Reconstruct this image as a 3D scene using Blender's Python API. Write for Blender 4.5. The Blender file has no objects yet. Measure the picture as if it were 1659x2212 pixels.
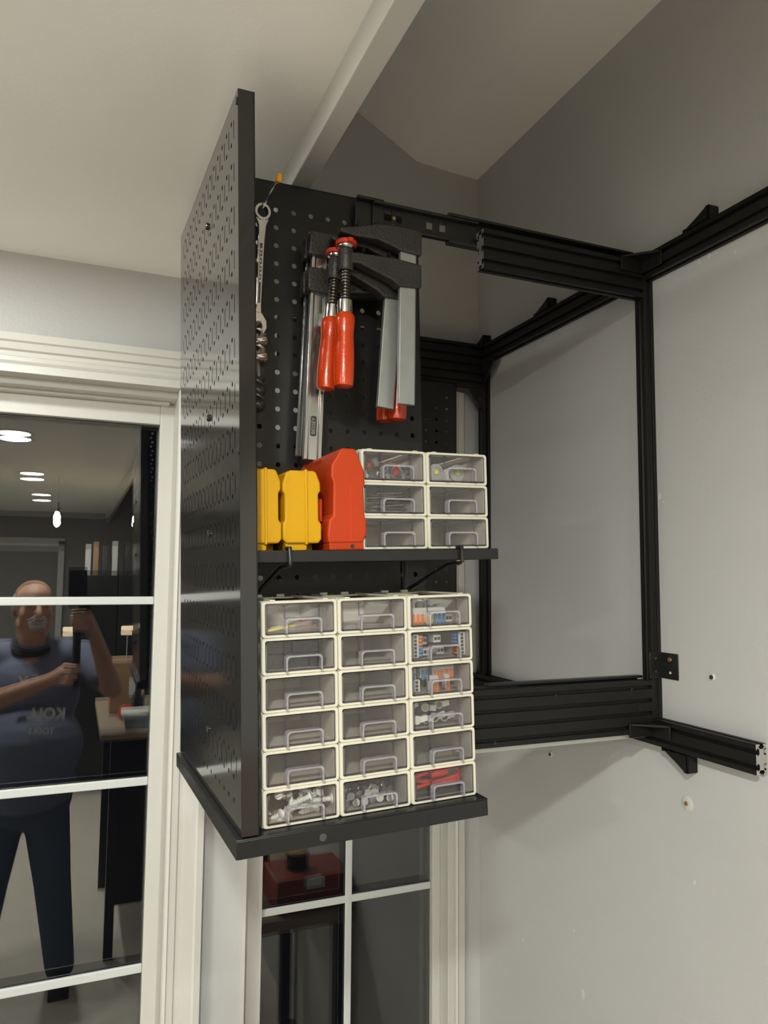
import bpy, bmesh, math, random
from mathutils import Vector, Matrix, Euler
random.seed(7)
PI = math.pi
C = bpy.context.scene.collection
H = 1.75                       # height of the lens above the floor; z below is measured from the lens

# ------------------------------------------------------------------ camera
def world_to_cam_rows():
    y, p, r = math.radians(22.53311465), math.radians(4.78914957), math.radians(-0.43446846)
    f = Vector((math.sin(y)*math.cos(p), math.cos(y)*math.cos(p), math.sin(p)))
    rt = Vector((math.cos(y), -math.sin(y), 0)); dn = f.cross(rt)
    return math.cos(r)*rt + math.sin(r)*dn, -math.sin(r)*rt + math.cos(r)*dn, f
_r, _d, _f = world_to_cam_rows()
cam = bpy.data.cameras.new('camera'); camo = bpy.data.objects.new('camera', cam); C.objects.link(camo)
M = Matrix(((_r.x, -_d.x, -_f.x), (_r.y, -_d.y, -_f.y), (_r.z, -_d.z, -_f.z))).to_4x4()
M.translation = (0, 0, H); camo.matrix_world = M
cam.sensor_fit = 'VERTICAL'; cam.sensor_height = 32.0
cam.lens = 1595.41/2212*32.0
cam.clip_start = 0.02; cam.clip_end = 60
sc = bpy.context.scene; sc.camera = camo

# ------------------------------------------------------------------ world, exposure
wd = bpy.data.worlds.new('night'); sc.world = wd; wd.use_nodes = True
wd.node_tree.nodes['Background'].inputs[0].default_value = (.03, .03, .04, 1)
wd.node_tree.nodes['Background'].inputs[1].default_value = .12
sc.view_settings.view_transform = 'Standard'
sc.view_settings.look = 'None'; sc.view_settings.gamma = 1; sc.view_settings.use_curve_mapping = False
sc.view_settings.exposure = 0.0
try:
    sc.cycles.transparent_max_bounces = 32; sc.cycles.max_bounces = 10; sc.cycles.diffuse_bounces = 5
    sc.cycles.sample_clamp_indirect = 4; sc.cycles.caustics_reflective = False; sc.cycles.caustics_refractive = False
except Exception: pass
LIGHT = 930.0                   # radiance of the downlight lenses
LIGHT_COL = (.95, .965, .905)
# downlights: x, y of each lens in the lower ceiling (z = CEIL); the last two are added fill
CEIL = .594
DOWNLIGHTS = [(-.27, .93), (-.27, -.345), (-.27, -1.77), (-.27, -3.11), (-2.3, -.9), (-2.3, -2.3), (-2.3, -3.7)]

# ------------------------------------------------------------------ materials
def srgb(r, g, b):
    f = lambda c: (c/255/12.92) if c/255 <= .04045 else ((c/255+.055)/1.055)**2.4
    return (f(r), f(g), f(b), 1)
def mat(name, col, rough=.5, metal=0, spec=.5, noise=0, nscale=40, bump=0, bscale=200, coat=0, emit=None, estr=0, trans=0, alpha=1):
    m = bpy.data.materials.new(name); m.use_nodes = True
    nt = m.node_tree; b = nt.nodes['Principled BSDF']
    b.inputs['Base Color'].default_value = col
    b.inputs['Roughness'].default_value = rough; b.inputs['Metallic'].default_value = metal
    b.inputs['Specular IOR Level'].default_value = spec; b.inputs['Coat Weight'].default_value = coat; b.inputs['Coat Roughness'].default_value = .075
    b.inputs['Transmission Weight'].default_value = trans
    if emit: b.inputs['Emission Color'].default_value = emit; b.inputs['Emission Strength'].default_value = estr
    if noise or bump:
        tc = nt.nodes.new('ShaderNodeTexCoord')
    if noise:
        n = nt.nodes.new('ShaderNodeTexNoise'); n.inputs['Scale'].default_value = nscale; n.inputs['Detail'].default_value = 4
        nt.links.new(tc.outputs['Object'], n.inputs['Vector'])
        mx = nt.nodes.new('ShaderNodeMix'); mx.data_type = 'RGBA'
        mx.inputs[6].default_value = tuple(c*(1-noise) for c in col[:3])+(1,); mx.inputs[7].default_value = tuple(min(1, c*(1+noise)) for c in col[:3])+(1,)
        nt.links.new(n.outputs['Fac'], mx.inputs[0]); nt.links.new(mx.outputs[2], b.inputs['Base Color'])
    if bump:
        n2 = nt.nodes.new('ShaderNodeTexNoise'); n2.inputs['Scale'].default_value = bscale; n2.inputs['Detail'].default_value = 3
        nt.links.new(tc.outputs['Object'], n2.inputs['Vector'])
        bp = nt.nodes.new('ShaderNodeBump'); bp.inputs['Strength'].default_value = bump; bp.inputs['Distance'].default_value = .002
        nt.links.new(n2.outputs['Fac'], bp.inputs['Height']); nt.links.new(bp.outputs['Normal'], b.inputs['Normal'])
    return m
def clear(name, tint, refl, rough=.04, milky=0, milkcol=(.8, .8, .8, 1)):
    """thin clear plastic / glass: sees through with a tint, mirrors a share that grows at grazing angles"""
    m = bpy.data.materials.new(name); m.use_nodes = True; nt = m.node_tree
    nt.nodes.remove(nt.nodes['Principled BSDF']); out = nt.nodes['Material Output']
    t = nt.nodes.new('ShaderNodeBsdfTransparent'); t.inputs[0].default_value = tint
    g = nt.nodes.new('ShaderNodeBsdfGlossy'); g.inputs['Roughness'].default_value = rough
    fr = nt.nodes.new('ShaderNodeFresnel'); fr.inputs[0].default_value = 1.5
    ma = nt.nodes.new('ShaderNodeMath'); ma.operation = 'MULTIPLY_ADD'; ma.inputs[1].default_value = refl[1]; ma.inputs[2].default_value = refl[0]; ma.use_clamp = True
    nt.links.new(fr.outputs[0], ma.inputs[0])
    mx = nt.nodes.new('ShaderNodeMixShader'); nt.links.new(ma.outputs[0], mx.inputs[0])
    if milky:
        d = nt.nodes.new('ShaderNodeBsdfDiffuse'); d.inputs[0].default_value = milkcol
        m2 = nt.nodes.new('ShaderNodeMixShader'); m2.inputs[0].default_value = milky
        nt.links.new(t.outputs[0], m2.inputs[1]); nt.links.new(d.outputs[0], m2.inputs[2]); nt.links.new(m2.outputs[0], mx.inputs[1])
    else: nt.links.new(t.outputs[0], mx.inputs[1])
    nt.links.new(g.outputs[0], mx.inputs[2]); nt.links.new(mx.outputs[0], out.inputs[0])
    return m
MT = {}
MT['wall'] = mat('grey wall paint', (.47, .468, .467, 1), .45, spec=.35, noise=.02, nscale=6, bump=.15, bscale=160)
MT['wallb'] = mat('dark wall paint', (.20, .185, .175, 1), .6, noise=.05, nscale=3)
MT['ceil'] = mat('white ceiling paint', (.86, .85, .82, 1), .6, spec=.3, noise=.02, nscale=5, bump=.1, bscale=200)
MT['trim'] = mat('white trim paint', (.52, .51, .48, 1), .35, noise=.015, nscale=20)
MT['muntin'] = mat('white muntin', (.50, .52, .51, 1), .4)
MT['floor'] = mat('beige floor', (.60, .55, .47, 1), .5, noise=.12, nscale=8)
MT['glass'] = clear('window glass', (.9, .93, .92, 1), (.07, .9), 0.0)
MT['panel'] = mat('black glossy powder coat', (.011, .011, .0105, 1), .12, spec=.42, bump=.012, bscale=420, coat=.5)
MT['satin'] = mat('black satin coat', (.011, .011, .0105, 1), .38, spec=.4, noise=.2, nscale=60)
MT['alu'] = mat('black anodised aluminium', (.008, .0077, .007, 1), .45, spec=.3, noise=.25, nscale=30)
MT['aluraw'] = mat('bare cut aluminium', (.62, .61, .58, 1), .35, metal=.9)
MT['slide'] = mat('black slide steel', (.012, .012, .0115, 1), .33, spec=.5)
MT['zinc'] = mat('bright zinc', (.62, .63, .62, 1), .22, metal=1, noise=.15, nscale=90)
MT['chrome'] = mat('chrome', (.72, .7, .67, 1), .16, metal=1)
MT['bargrey'] = mat('grey galvanised bar', (.40, .42, .41, 1), .45, metal=.75, noise=.12, nscale=60)
MT['iron'] = mat('dark cast iron', (.025, .022, .02, 1), .42, spec=.5, noise=.35, nscale=50, bump=.5, bscale=250)
MT['thread'] = mat('oiled steel thread', (.20, .18, .15, 1), .3, metal=1)
MT['orangewood'] = mat('orange lacquered handle', srgb(198, 60, 12), .22, spec=.5, coat=.3, noise=.06, nscale=30, bump=.35, bscale=70)
MT['orangepl'] = mat('orange plastic', srgb(190, 46, 14), .45, noise=.03, nscale=60)
MT['case_o'] = mat('orange red case plastic', srgb(178, 56, 14), .5, spec=.3, noise=.04, nscale=80, bump=.1, bscale=500)
MT['case_y'] = mat('yellow case plastic', srgb(200, 150, 4), .5, spec=.3, noise=.03, nscale=80, bump=.1, bscale=500)
MT['cream'] = mat('cream plastic', srgb(203, 199, 182), .4, noise=.02, nscale=70)
MT['white'] = mat('white plastic', (.80, .80, .77, 1), .4)
MT['plug'] = mat('white nylon', (.72, .73, .69, 1), .45)
MT['clear'] = clear('clear drawer plastic', (.96, .955, .95, 1), (.012, .55), .05, milky=.018, milkcol=(.8, .75, .68, 1))
MT['clearback'] = clear('hazy drawer walls', (.95, .94, .92, 1), (.02, .55), .12, milky=.60, milkcol=(.86, .80, .71, 1))
MT['rim'] = clear('clear plastic edge', (.60, .57, .64, 1), (.05, 1.0), .09)  # tint darkened to paint in the refraction lines of clear edges
MT['handle'] = clear('clear moulded handle', (.86, .84, .90, 1), (.10, 1.0), .14, milky=.26, milkcol=(.75, .73, .80, 1))
MT['bag'] = clear('clear film bag', (.88, .88, .9, 1), (.10, .6), .14, milky=.10)
MT['clearbit'] = clear('clear small parts', (.84, .85, .86, 1), (.10, .8), .1, milky=.12)
MT['congrey'] = mat('grey connector plastic', (.55, .56, .54, 1), .4)
MT['hole'] = mat('dark port', (.03, .03, .028, 1), .5)
MT['lev_o'] = mat('orange lever', srgb(238, 120, 28), .4); MT['lev_y'] = mat('yellow lever', srgb(226, 204, 92), .4); MT['lev_b'] = mat('blue lever', srgb(78, 140, 196), .4)
MT['red'] = mat('red cable', srgb(206, 34, 28), .4); MT['redcl'] = mat('red cap', srgb(212, 50, 30), .35)
MT['black'] = mat('black plastic', (.012, .012, .012, 1), .4)
MT['darkgrey'] = mat('dark grey steel', (.10, .10, .10, 1), .35, metal=.6)
MT['tipy'] = mat('yellow vinyl tip', srgb(222, 160, 30), .4)
MT['lens'] = mat('lit lens', (1, 1, 1, 1), .5, emit=LIGHT_COL+(1,), estr=LIGHT)
MT['lensdim'] = mat('lit lens, dimmed', (1, 1, 1, 1), .5, emit=LIGHT_COL+(1,), estr=LIGHT*.27)
MT['lensfill'] = mat('lit lens, left row', (1, 1, 1, 1), .5, emit=LIGHT_COL+(1,), estr=LIGHT*.55)  # for unseen lamps added to lift the bounced light in the room
MT['bulb'] = mat('glowing filament bulb', (1, 1, 1, 1), .5, emit=(1, .78, .42, 1), estr=220)
MT['warm'] = mat('warm lit glass', (1, 1, 1, 1), .5, emit=(1, .72, .38, 1), estr=6)
MT['skin'] = mat('skin', (.50, .27, .18, 1), .5, noise=.1, nscale=40)
MT['hair'] = mat('grey hair', (.58, .55, .51, 1), .7, noise=.25, nscale=200)
MT['brow'] = mat('dark brow', (.06, .045, .04, 1), .7)
MT['lip'] = mat('lip', (.30, .12, .10, 1), .5)
MT['shirt'] = mat('slate blue shirt', (.15, .165, .245, 1), .8, noise=.1, nscale=120)
MT['collar'] = mat('black collar', (.012, .012, .013, 1), .8)
MT['jeans'] = mat('dark blue jeans', (.07, .095, .145, 1), .8, noise=.25, nscale=150)
MT['shoe'] = mat('dark shoe', (.02, .02, .02, 1), .6)
MT['print'] = mat('white shirt print', (.75, .72, .70, 1), .7)
MT['printr'] = mat('red shirt print', (.6, .1, .1, 1), .7); MT['printb'] = mat('blue shirt print', (.15, .3, .6, 1), .7)
MT['card'] = mat('brown cardboard', (.36, .22, .12, 1), .7, noise=.08, nscale=20)
MT['paper'] = mat('white paper', (.75, .74, .72, 1), .6)
MT['wood'] = mat('pale wood bench top', (.30, .22, .15, 1), .5, noise=.15, nscale=12)
MT['bluecl'] = mat('blue tub', (.35, .42, .52, 1), .35)
MT['tan'] = mat('tan lid', (.42, .28, .12, 1), .5); MT['redbox'] = mat('red toolbox', (.28, .045, .02, 1), .5)
MT['spackle'] = mat('pale filler', (.58, .57, .55, 1), .6); MT['anchor'] = mat('pale anchor', (.50, .495, .475, 1), .5); MT['screwbr'] = mat('brass screw', (.55, .35, .15, 1), .35, metal=.9)
MT['palestrip'] = mat('pale plastic strip', (.55, .56, .52, 1), .4)
MT['ink'] = mat('dark ink', (.03, .03, .035, 1), .5)

# ------------------------------------------------------------------ mesh helpers
class MB:
    """collects shapes; build() links them as ONE mesh object"""
    def __init__(s): s.bm = bmesh.new(); s.mi = 0
    def _f(s, vs):
        try:
            f = s.bm.faces.new(vs); f.material_index = s.mi; return f
        except ValueError: return None
    def v(s, *p): return s.bm.verts.new(p if len(p) == 3 else p[0])
    def box(s, x0, x1, y0, y1, z0, z1):
        v = [s.v(x, y, z) for z in (z0, z1) for y in (y0, y1) for x in (x0, x1)]
        for q in ((0, 2, 3, 1), (4, 5, 7, 6), (0, 1, 5, 4), (2, 6, 7, 3), (0, 4, 6, 2), (1, 3, 7, 5)): s._f([v[i] for i in q])
        return s
    def frame(s, a, w=None):
        a = Vector(a).normalized(); u = Vector((0, 0, 1)) if abs(a.z) < .9 else Vector((1, 0, 0))
        x = a.cross(u).normalized(); return x, a.cross(x).normalized()
    def ring(s, c, x, y, rx, ry, n, ph=0):
        return [s.v(c + x*(rx*math.cos(2*PI*i/n+ph)) + y*(ry*math.sin(2*PI*i/n+ph))) for i in range(n)]
    def bridge(s, a, b):
        n = len(a)
        for i in range(n): s._f([a[i], a[(i+1) % n], b[(i+1) % n], b[i]])
    def cyl(s, p, q, r, r2=None, n=16, caps=True):
        p, q = Vector(p), Vector(q); r2 = r if r2 is None else r2
        x, y = s.frame(q-p); a = s.ring(p, x, y, r, r, n); b = s.ring(q, x, y, r2, r2, n); s.bridge(a, b)
        if caps: s._f(a[::-1]); s._f(b)
        return s
    def tube(s, pts, r, n=8, closed=False):
        pts = [Vector(p) for p in pts]; rs = []; x = None; N = len(pts)
        for i, p in enumerate(pts):
            d = (pts[(i+1) % N]-pts[i-1]) if closed or 0 < i < N-1 else (pts[1]-pts[0] if i == 0 else pts[-1]-pts[-2])
            d.normalize()
            if x is None: x, _ = s.frame(d)
            x = (x - d*x.dot(d)).normalized(); y = d.cross(x)
            rr = r[i] if isinstance(r, (list, tuple)) else r
            rs.append(s.ring(p, x, y, rr, rr, n))
        for a, b in zip(rs, rs[1:]): s.bridge(a, b)
        if closed: s.bridge(rs[-1], rs[0])
        else: s._f(rs[0][::-1]); s._f(rs[-1])
        return s
    def lathe(s, prof, n=20, o=(0, 0, 0), axis=(0, 0, 1)):
        o = Vector(o); ax = Vector(axis).normalized(); x, y = s.frame(ax); rs = []
        for r, z in prof: rs.append(s.ring(o+ax*z, x, y, max(r, 1e-5), max(r, 1e-5), n))
        for a, b in zip(rs, rs[1:]): s.bridge(a, b)
        s._f(rs[0][::-1]); s._f(rs[-1]); return s
    def ell(s, c, rx, ry, rz, u=20, w=12):
        c = Vector(c); rs = []
        for j in range(1, w):
            t = PI*j/w; rs.append([s.v(c.x+rx*math.sin(t)*math.cos(2*PI*i/u), c.y+ry*math.sin(t)*math.sin(2*PI*i/u), c.z-rz*math.cos(t)) for i in range(u)])
        a = s.v(c.x, c.y, c.z-rz); b = s.v(c.x, c.y, c.z+rz)
        for p, q in zip(rs, rs[1:]): s.bridge(p, q)
        for i in range(u): s._f([a, rs[0][(i+1) % u], rs[0][i]]); s._f([b, rs[-1][i], rs[-1][(i+1) % u]])
        return s
    def cap(s, p, q, r1, r2, n=16):
        """tapered capsule"""
        p, q = Vector(p), Vector(q); d = (q-p); L = d.length; d.normalize(); x, y = s.frame(d); rs = []
        for k in range(0, 7):
            t = -PI/2+PI/2*k/6; rs.append(s.ring(p+d*(r1*math.sin(t)), x, y, max(r1*math.cos(t), 1e-4), max(r1*math.cos(t), 1e-4), n))
        for k in range(0, 7):
            t = PI/2*k/6; rs.append(s.ring(q+d*(r2*math.sin(t)), x, y, max(r2*math.cos(t), 1e-4), max(r2*math.cos(t), 1e-4), n))
        for a, b in zip(rs, rs[1:]): s.bridge(a, b)
        s._f(rs[0][::-1]); s._f(rs[-1]); return s
    def prism(s, poly, plane, a0, a1):
        """poly 2-D in plane 'xz' / 'xy' / 'yz', extruded along the third axis a0..a1"""
        def P(u, w, t): return {'xz': (u, t, w), 'xy': (u, w, t), 'yz': (t, u, w)}[plane]
        a = [s.v(*P(u, w, a0)) for u, w in poly]; b = [s.v(*P(u, w, a1)) for u, w in poly]
        s.bridge(a, b); s._f(a[::-1]); s._f(b); return s
    def quad(s, *ps): s._f([s.v(*p) for p in ps]); return s
    def xf(s, mtx, i0=0):
        s.bm.verts.ensure_lookup_table()
        for v in s.bm.verts[i0:]: v.co = mtx @ v.co
        return s
    def n(s): return len(s.bm.verts)
    def build(s, name, mats, parent=None, bevel=0, smooth=35, seg=2):
        bmesh.ops.recalc_face_normals(s.bm, faces=s.bm.faces[:])
        if smooth:
            for f in s.bm.faces: f.smooth = True
            for e in s.bm.edges:
                if len(e.link_faces) == 2 and e.calc_face_angle(9) > math.radians(smooth): e.smooth = False
        me = bpy.data.meshes.new(name); s.bm.to_mesh(me); s.bm.free()
        for m in (mats if isinstance(mats, (list, tuple)) else [mats]): me.materials.append(MT[m])
        o = bpy.data.objects.new(name, me); C.objects.link(o)
        if parent: o.parent = parent
        if bevel:
            b = o.modifiers.new('bevel', 'BEVEL'); b.width = bevel; b.segments = seg; b.limit_method = 'ANGLE'; b.angle_limit = math.radians(40)
        return o
def props(o, label=None, cat=None, group=None, kind=None):
    if label: o['label'] = label
    if cat: o['category'] = cat
    if group: o['group'] = group
    if kind: o['kind'] = kind
    return o
def thing(name, label, cat, loc=(0, 0, 0), rot=(0, 0, 0), group=None):
    o = bpy.data.objects.new(name, None); o.empty_display_size = .03; C.objects.link(o)
    o.location = (loc[0], loc[1], loc[2]+H); o.rotation_euler = rot
    return props(o, label, cat, group)
def solo(mb, name, mats, label, cat, loc=(0, 0, 0), rot=(0, 0, 0), group=None, **k):
    o = mb.build(name, mats, **k); o.location = (loc[0], loc[1], loc[2]+H); o.rotation_euler = rot
    return props(o, label, cat, group)
def struct(mb, name, mats, parent=None, **k):
    o = mb.build(name, mats, parent, **k)
    if not parent: o.location = (0, 0, H); o['kind'] = 'structure'
    return o
def dup(root, label=None, group=None):
    r = root.copy(); C.objects.link(r)
    if label: r['label'] = label
    if group: r['group'] = group
    for ch in list(root.children):
        c = ch.copy(); C.objects.link(c); c.parent = r
        for g in list(ch.children):
            d = g.copy(); C.objects.link(d); d.parent = c
    return r
def text_mesh(txt, size, name, m, parent, mtx, depth=.0004, bold=0):
    cu = bpy.data.curves.new(name, 'FONT'); cu.body = txt; cu.size = size; cu.extrude = depth; cu.align_x = 'CENTER'; cu.align_y = 'CENTER'; cu.offset = bold
    t = bpy.data.objects.new(name, cu); C.objects.link(t)
    me = bpy.data.meshes.new_from_object(t.evaluated_get(bpy.context.evaluated_depsgraph_get()))
    C.objects.unlink(t); bpy.data.objects.remove(t)
    me.name = name; me.materials.clear(); me.materials.append(MT[m]); me.transform(mtx)
    o = bpy.data.objects.new(name, me); C.objects.link(o); o.parent = parent
    return o
# the pulled-out cabinet sags a little on its slides: its own frame
TR = (0, -.0289, .025)
TP = Vector((.1457, .786, .539))
TM = Euler(TR).to_matrix()
def tw(x, y, z): return TP + TM @ Vector((x, y, z))      # cabinet coordinates -> room

# sheet with round holes and slots, in cells; f maps (u, v, w) to a point, w = depth through the sheet
def holed_sheet(mb, cells, f, t):
    """cells: (u0,u1,v0,v1,kind,a,b); kind 'o' circle radius a, 's' upright slot half-width a, half-length b, None plain"""
    for (u0, u1, v0, v1, kind, a, b) in cells:
        cu, cv = (u0+u1)/2, (v0+v1)/2
        if kind is None:
            for w in (0, t):
                vs = [mb.v(f(u, v, w)) for u, v in ((u0, v0), (u1, v0), (u1, v1), (u0, v1))]
                mb._f(vs if w else vs[::-1])
            continue
        out, inn = [], []
        n = 4
        cor = [(u1, v1), (u0, v1), (u0, v0), (u1, v0)]
        for k in range(4):
            p, q = cor[k], cor[(k+1) % 4]
            for i in range(n):
                tt = i/n; out.append((p[0]+(q[0]-p[0])*tt, p[1]+(q[1]-p[1])*tt))
                if kind == 'o':
                    an = PI/4+(k+tt)*PI/2; inn.append((cu+a*math.cos(an), cv+a*math.sin(an)))
                else:
                    if k == 0: an = tt*PI; inn.append((cu+a*math.cos(an), cv+b-a+a*math.sin(an)))
                    elif k == 1: inn.append((cu-a, cv+(b-a)*(1-2*tt)))
                    elif k == 2: an = PI+tt*PI; inn.append((cu+a*math.cos(an), cv-b+a+a*math.sin(an)))
                    else: inn.append((cu+a, cv-(b-a)*(1-2*tt)))
        L = []
        for w in (0, t):
            o_ = [mb.v(f(u, v, w)) for u, v in out]; i_ = [mb.v(f(u, v, w)) for u, v in inn]
            mb.bridge(o_, i_); L.append(i_)
        mb.bridge(L[0], L[1])
# ------------------------------------------------------------------ room
XR, YB, XL, YF, ZF = .861, 1.5, -3.2, -4.9, -1.75
DX0, DX1, DZ1 = -1.36, .177, .362          # door opening
WX0, WX1, WZ0, WZ1 = .334, .793, -1.55, .362   # tall side window opening
m = MB()
m.box(XL, XR+.12, YB, YB+.14, DZ1+.006, 1.35); m.box(XL, DX0-.004, YB, YB+.14, ZF, DZ1+.006); m.box(DX1+.004, WX0, YB, YB+.14, ZF, DZ1+.006)
m.box(WX1, XR+.12, YB, YB+.14, ZF, DZ1+.006); m.box(WX0, WX1, YB, YB+.14, ZF, WZ0)
struct(m, 'wall_back', 'wall', smooth=0)
m = MB(); m.box(XR, XR+.12, YF, YB, ZF, 1.35); wall_right = struct(m, 'wall_right', 'wall', smooth=0)
m = MB(); m.box(XL-.12, XL, YF, YB+.14, ZF, 1.35); struct(m, 'wall_left', 'ceil', smooth=0)
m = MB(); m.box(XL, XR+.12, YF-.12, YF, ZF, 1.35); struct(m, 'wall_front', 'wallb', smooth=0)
m = MB(); m.box(XL-.12, XR+.12, YF-.12, YB+.14, ZF-.1, ZF); struct(m, 'floor', 'floor', smooth=0)
m = MB(); m.box(XL, .262, YF, YB, CEIL, CEIL+.1); struct(m, 'ceiling', 'ceil', smooth=0)
m = MB(); m.prism([(XR, .953), (.80, .955), (.70, .962), (.29, 1.19), (.29, 1.3), (XR, 1.3)], 'xz', YF, YB); struct(m, 'ceiling_recess', 'ceil', smooth=0)
m = MB(); m.box(.262, .291, YF, YB, .553, 1.25); struct(m, 'trim_1', 'trim', smooth=0, bevel=.0015)

# door: casing, jambs, frame, grid, glass
m = MB()
prof = [(.177, 1.5), (.177, 1.481), (.1825, 1.478), (.184, 1.481), (.196, 1.481), (.199, 1.484), (.2065, 1.484), (.209, 1.479), (.229, 1.477), (.233, 1.474), (.2445, 1.474), (.2445, 1.5)]
m.prism(prof, 'xy', ZF, .377)
hp = [(1.5, .377), (1.481, .377), (1.478, .382), (1.481, .384), (1.482, .392), (1.485, .394), (1.484, .402), (1.479, .405), (1.477, .417), (1.473, .420), (1.471, .433), (1.5, .433)]
m.prism(hp, 'yz', DX0-.07, .2445)
m.prism([(2*(DX0+DX1)/2-x, y) for x, y in prof], 'xy', ZF, .377)
struct(m, 'trim_2', 'trim', smooth=25)
m = MB()
m.box(DX0, DX1, 1.4795, 1.63, .362, .3775); m.box(DX0, DX1, 1.518, 1.63, .349, .362); m.box(DX0, DX1-.012, 1.548, 1.63, .343, .349)
m.box(DX1-.001, DX1+.012, 1.487, 1.63, ZF, .362); m.box(DX0-.012, DX0+.001, 1.487, 1.63, ZF, .362)
struct(m, 'trim_3', 'trim', smooth=0, bevel=.001)
door = MB()
GX0, GX1, GZ1, GZ0 = DX0+.03, .149, .304, -1.60
door.box(DX0, GX0, 1.57, 1.615, ZF, .349); door.box(GX1, DX1, 1.57, 1.615, ZF, .349)
door.box(GX0, GX1, 1.57, 1.615, GZ1, .343); door.box(GX0, GX1, 1.57, 1.615, ZF, GZ0)
d1 = struct(door, 'door_1', 'trim', smooth=0, bevel=.0015)
def pane(name, x0, x1, z0, z1, y, tilt, parent):
    g = MB(); dz = (z1-z0)/2*math.tan(tilt); g.quad((x0, y-dz, z0), (x1, y-dz, z0), (x1, y+dz, z1), (x0, y+dz, z1))
    return struct(g, name, 'glass', parent, smooth=0)
pane('glass_pane', GX0, GX1, GZ0, GZ1, 1.585, 0, d1)
pane('glass_pane', GX0, GX1, GZ0, GZ1, 1.602, .0042, d1)
g = MB()
for z0, z1 in ((-.0655, -.0495), (-.4235, -.4070), (-.7805, -.7635), (-1.138, -1.121)):
    g.box(GX0, GX1, 1.577, 1.5835, z0, z1)
for x in (-.262, -.664): g.box(x-.0085, x+.0085, 1.5765, 1.5835, GZ0, GZ1)
struct(g, 'muntin_grid', 'muntin', d1, smooth=0, bevel=.002)

# tall side window
w = MB()
for a in ((WX0, .3745, WZ0, WZ1), (.7585, .778, WZ0, WZ1)): w.box(a[0], a[1], 1.53, 1.60, a[2], a[3])
w.box(WX0, .778, 1.53, 1.60, .30, WZ1); w.box(WX0, .778, 1.53, 1.60, WZ0, WZ0+.06)
w.box(.778, WX1+.001, 1.493, 1.60, WZ0, WZ1)
w1 = struct(w, 'window_1', 'trim', smooth=0, bevel=.0015)
pane('glass_pane', .3745, .7585, WZ0+.06, .30, 1.545, 0, w1)
pane('glass_pane', .3745, .7585, WZ0+.06, .30, 1.562, .003, w1)
g = MB()
for z0, z1 in ((-.6985, -.6835), (-1.0525, -1.0375), (-.3445, -.3295), (.0095, .0245)): g.box(.3745, .7585, 1.538, 1.5435, z0, z1)
g.box(.556, .571, 1.5375, 1.5435, WZ0+.06, .30)
struct(g, 'muntin_grid', 'muntin', w1, smooth=0, bevel=.002)
m = MB()
m.prism([(.793, 1.5), (.793, 1.486), (.797, 1.483), (.801, 1.486), (.815, 1.486), (.819, 1.490), (.819, 1.5)], 'xy', WZ0, .42)
m.box(.326, .334, 1.4965, 1.5, WZ0, .362)
struct(m, 'trim_4', 'trim', smooth=25)

# filler marks and wall anchors on the right wall
for y, z, r in ((.920, .127, .007), (.806, .480, .006), (.826, .480, .006), (.759, .467, .004), (1.159, -.643, .004), (1.135, -.743, .011), (1.327, -.733, .004), (.868, -.450, .004), (.912, .117, .003)):
    g = MB(); pts = [(y+r*random.uniform(.5, 1)*math.cos(a*.9)*.6, z+r*random.uniform(.5, 1.1)*math.sin(a*.9)) for a in range(7)]
    g.prism(pts, 'yz', XR-.0006, XR+.001); struct(g, 'filler_spot', 'spackle', wall_right, smooth=0)
def anchor(y, z, lab, flat=True):
    t = thing('wall_anchor', lab, 'wall anchor', (XR, y, z), (0, -PI/2, 0), None)
    g = MB(); g.lathe([(.0115, 0), (.0115, .0006), (.009, .0016), (.004, .002), (.003, .002)], 24) if flat else g.lathe([(.0055, 0), (.0055, .001), (.003, .0025)], 6); g.build('flange', 'anchor' if flat else 'spackle', t)
    g = MB(); g.lathe([(.0032, .002), (.0032, .0036), (.001, .0042)], 10); g.build('screw', 'screwbr' if flat else 'ink', t)
anchor(.878, -.340, 'round white wall anchor with screw on lower right wall below the side rail')
anchor(.823, -.146, 'small bare wall plug in grey wall right of the angle plate', False)
anchor(1.224, -.345, 'small dark screw in grey wall under the wide bottom beam', False)

# recessed lights
def downlight(x, y, lab, lens):
    t = thing('downlight', lab, 'ceiling light', (x, y, CEIL), group='recessed downlights')
    g = MB(); g.lathe([(.066, -.0005), (.066, -.004), (.080, -.003), (.084, 0)], 36); g.build('trim_ring', 'trim', t)
    g = MB(); c = Vector((0, 0, -.0035)); vs = g.ring(c, Vector((1, 0, 0)), Vector((0, -1, 0)), .065, .065, 32); g._f(vs); g.build('lens', lens, t, smooth=0)
names = ['lit recessed downlight nearest the glass door, right row', 'lit recessed downlight above the man, right row', 'lit recessed downlight third from the glass door, right row', 'lit recessed downlight at the far end of the room, right row',
         'lit recessed downlight nearest the glass door, left row', 'added fill downlight in the middle of the left row', 'added fill downlight farthest from the glass door, left row']
for (x, y), nm, ln in zip(DOWNLIGHTS, names, ('lensdim', 'lens', 'lens', 'lens', 'lens', 'lensfill', 'lensfill')): downlight(x, y, nm, ln)
def pendant(x, y, z, lab):
    t = thing('pendant_bulb', lab, 'pendant light', (x, y, CEIL))
    g = MB(); g.cyl((0, 0, 0), (0, 0, z-CEIL+.09), .002, n=6); g.build('cord', 'black', t)
    g = MB(); g.cyl((0, 0, z-CEIL+.04), (0, 0, z-CEIL+.095), .013, n=12); g.build('socket', 'black', t)
    g = MB(); g.lathe([(.008, .045), (.014, .03), (.022, .008), (.020, -.010), (.010, -.024), (.002, -.028)], 14, (0, 0, z-CEIL)); g.build('bulb', 'bulb', t)
pendant(-.123, -1.85, .333, 'warm filament bulb on black cord, left one of two in the room behind')
pendant(.344, -1.85, .338, 'warm filament bulb on black cord, right one of two in the room behind')

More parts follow.
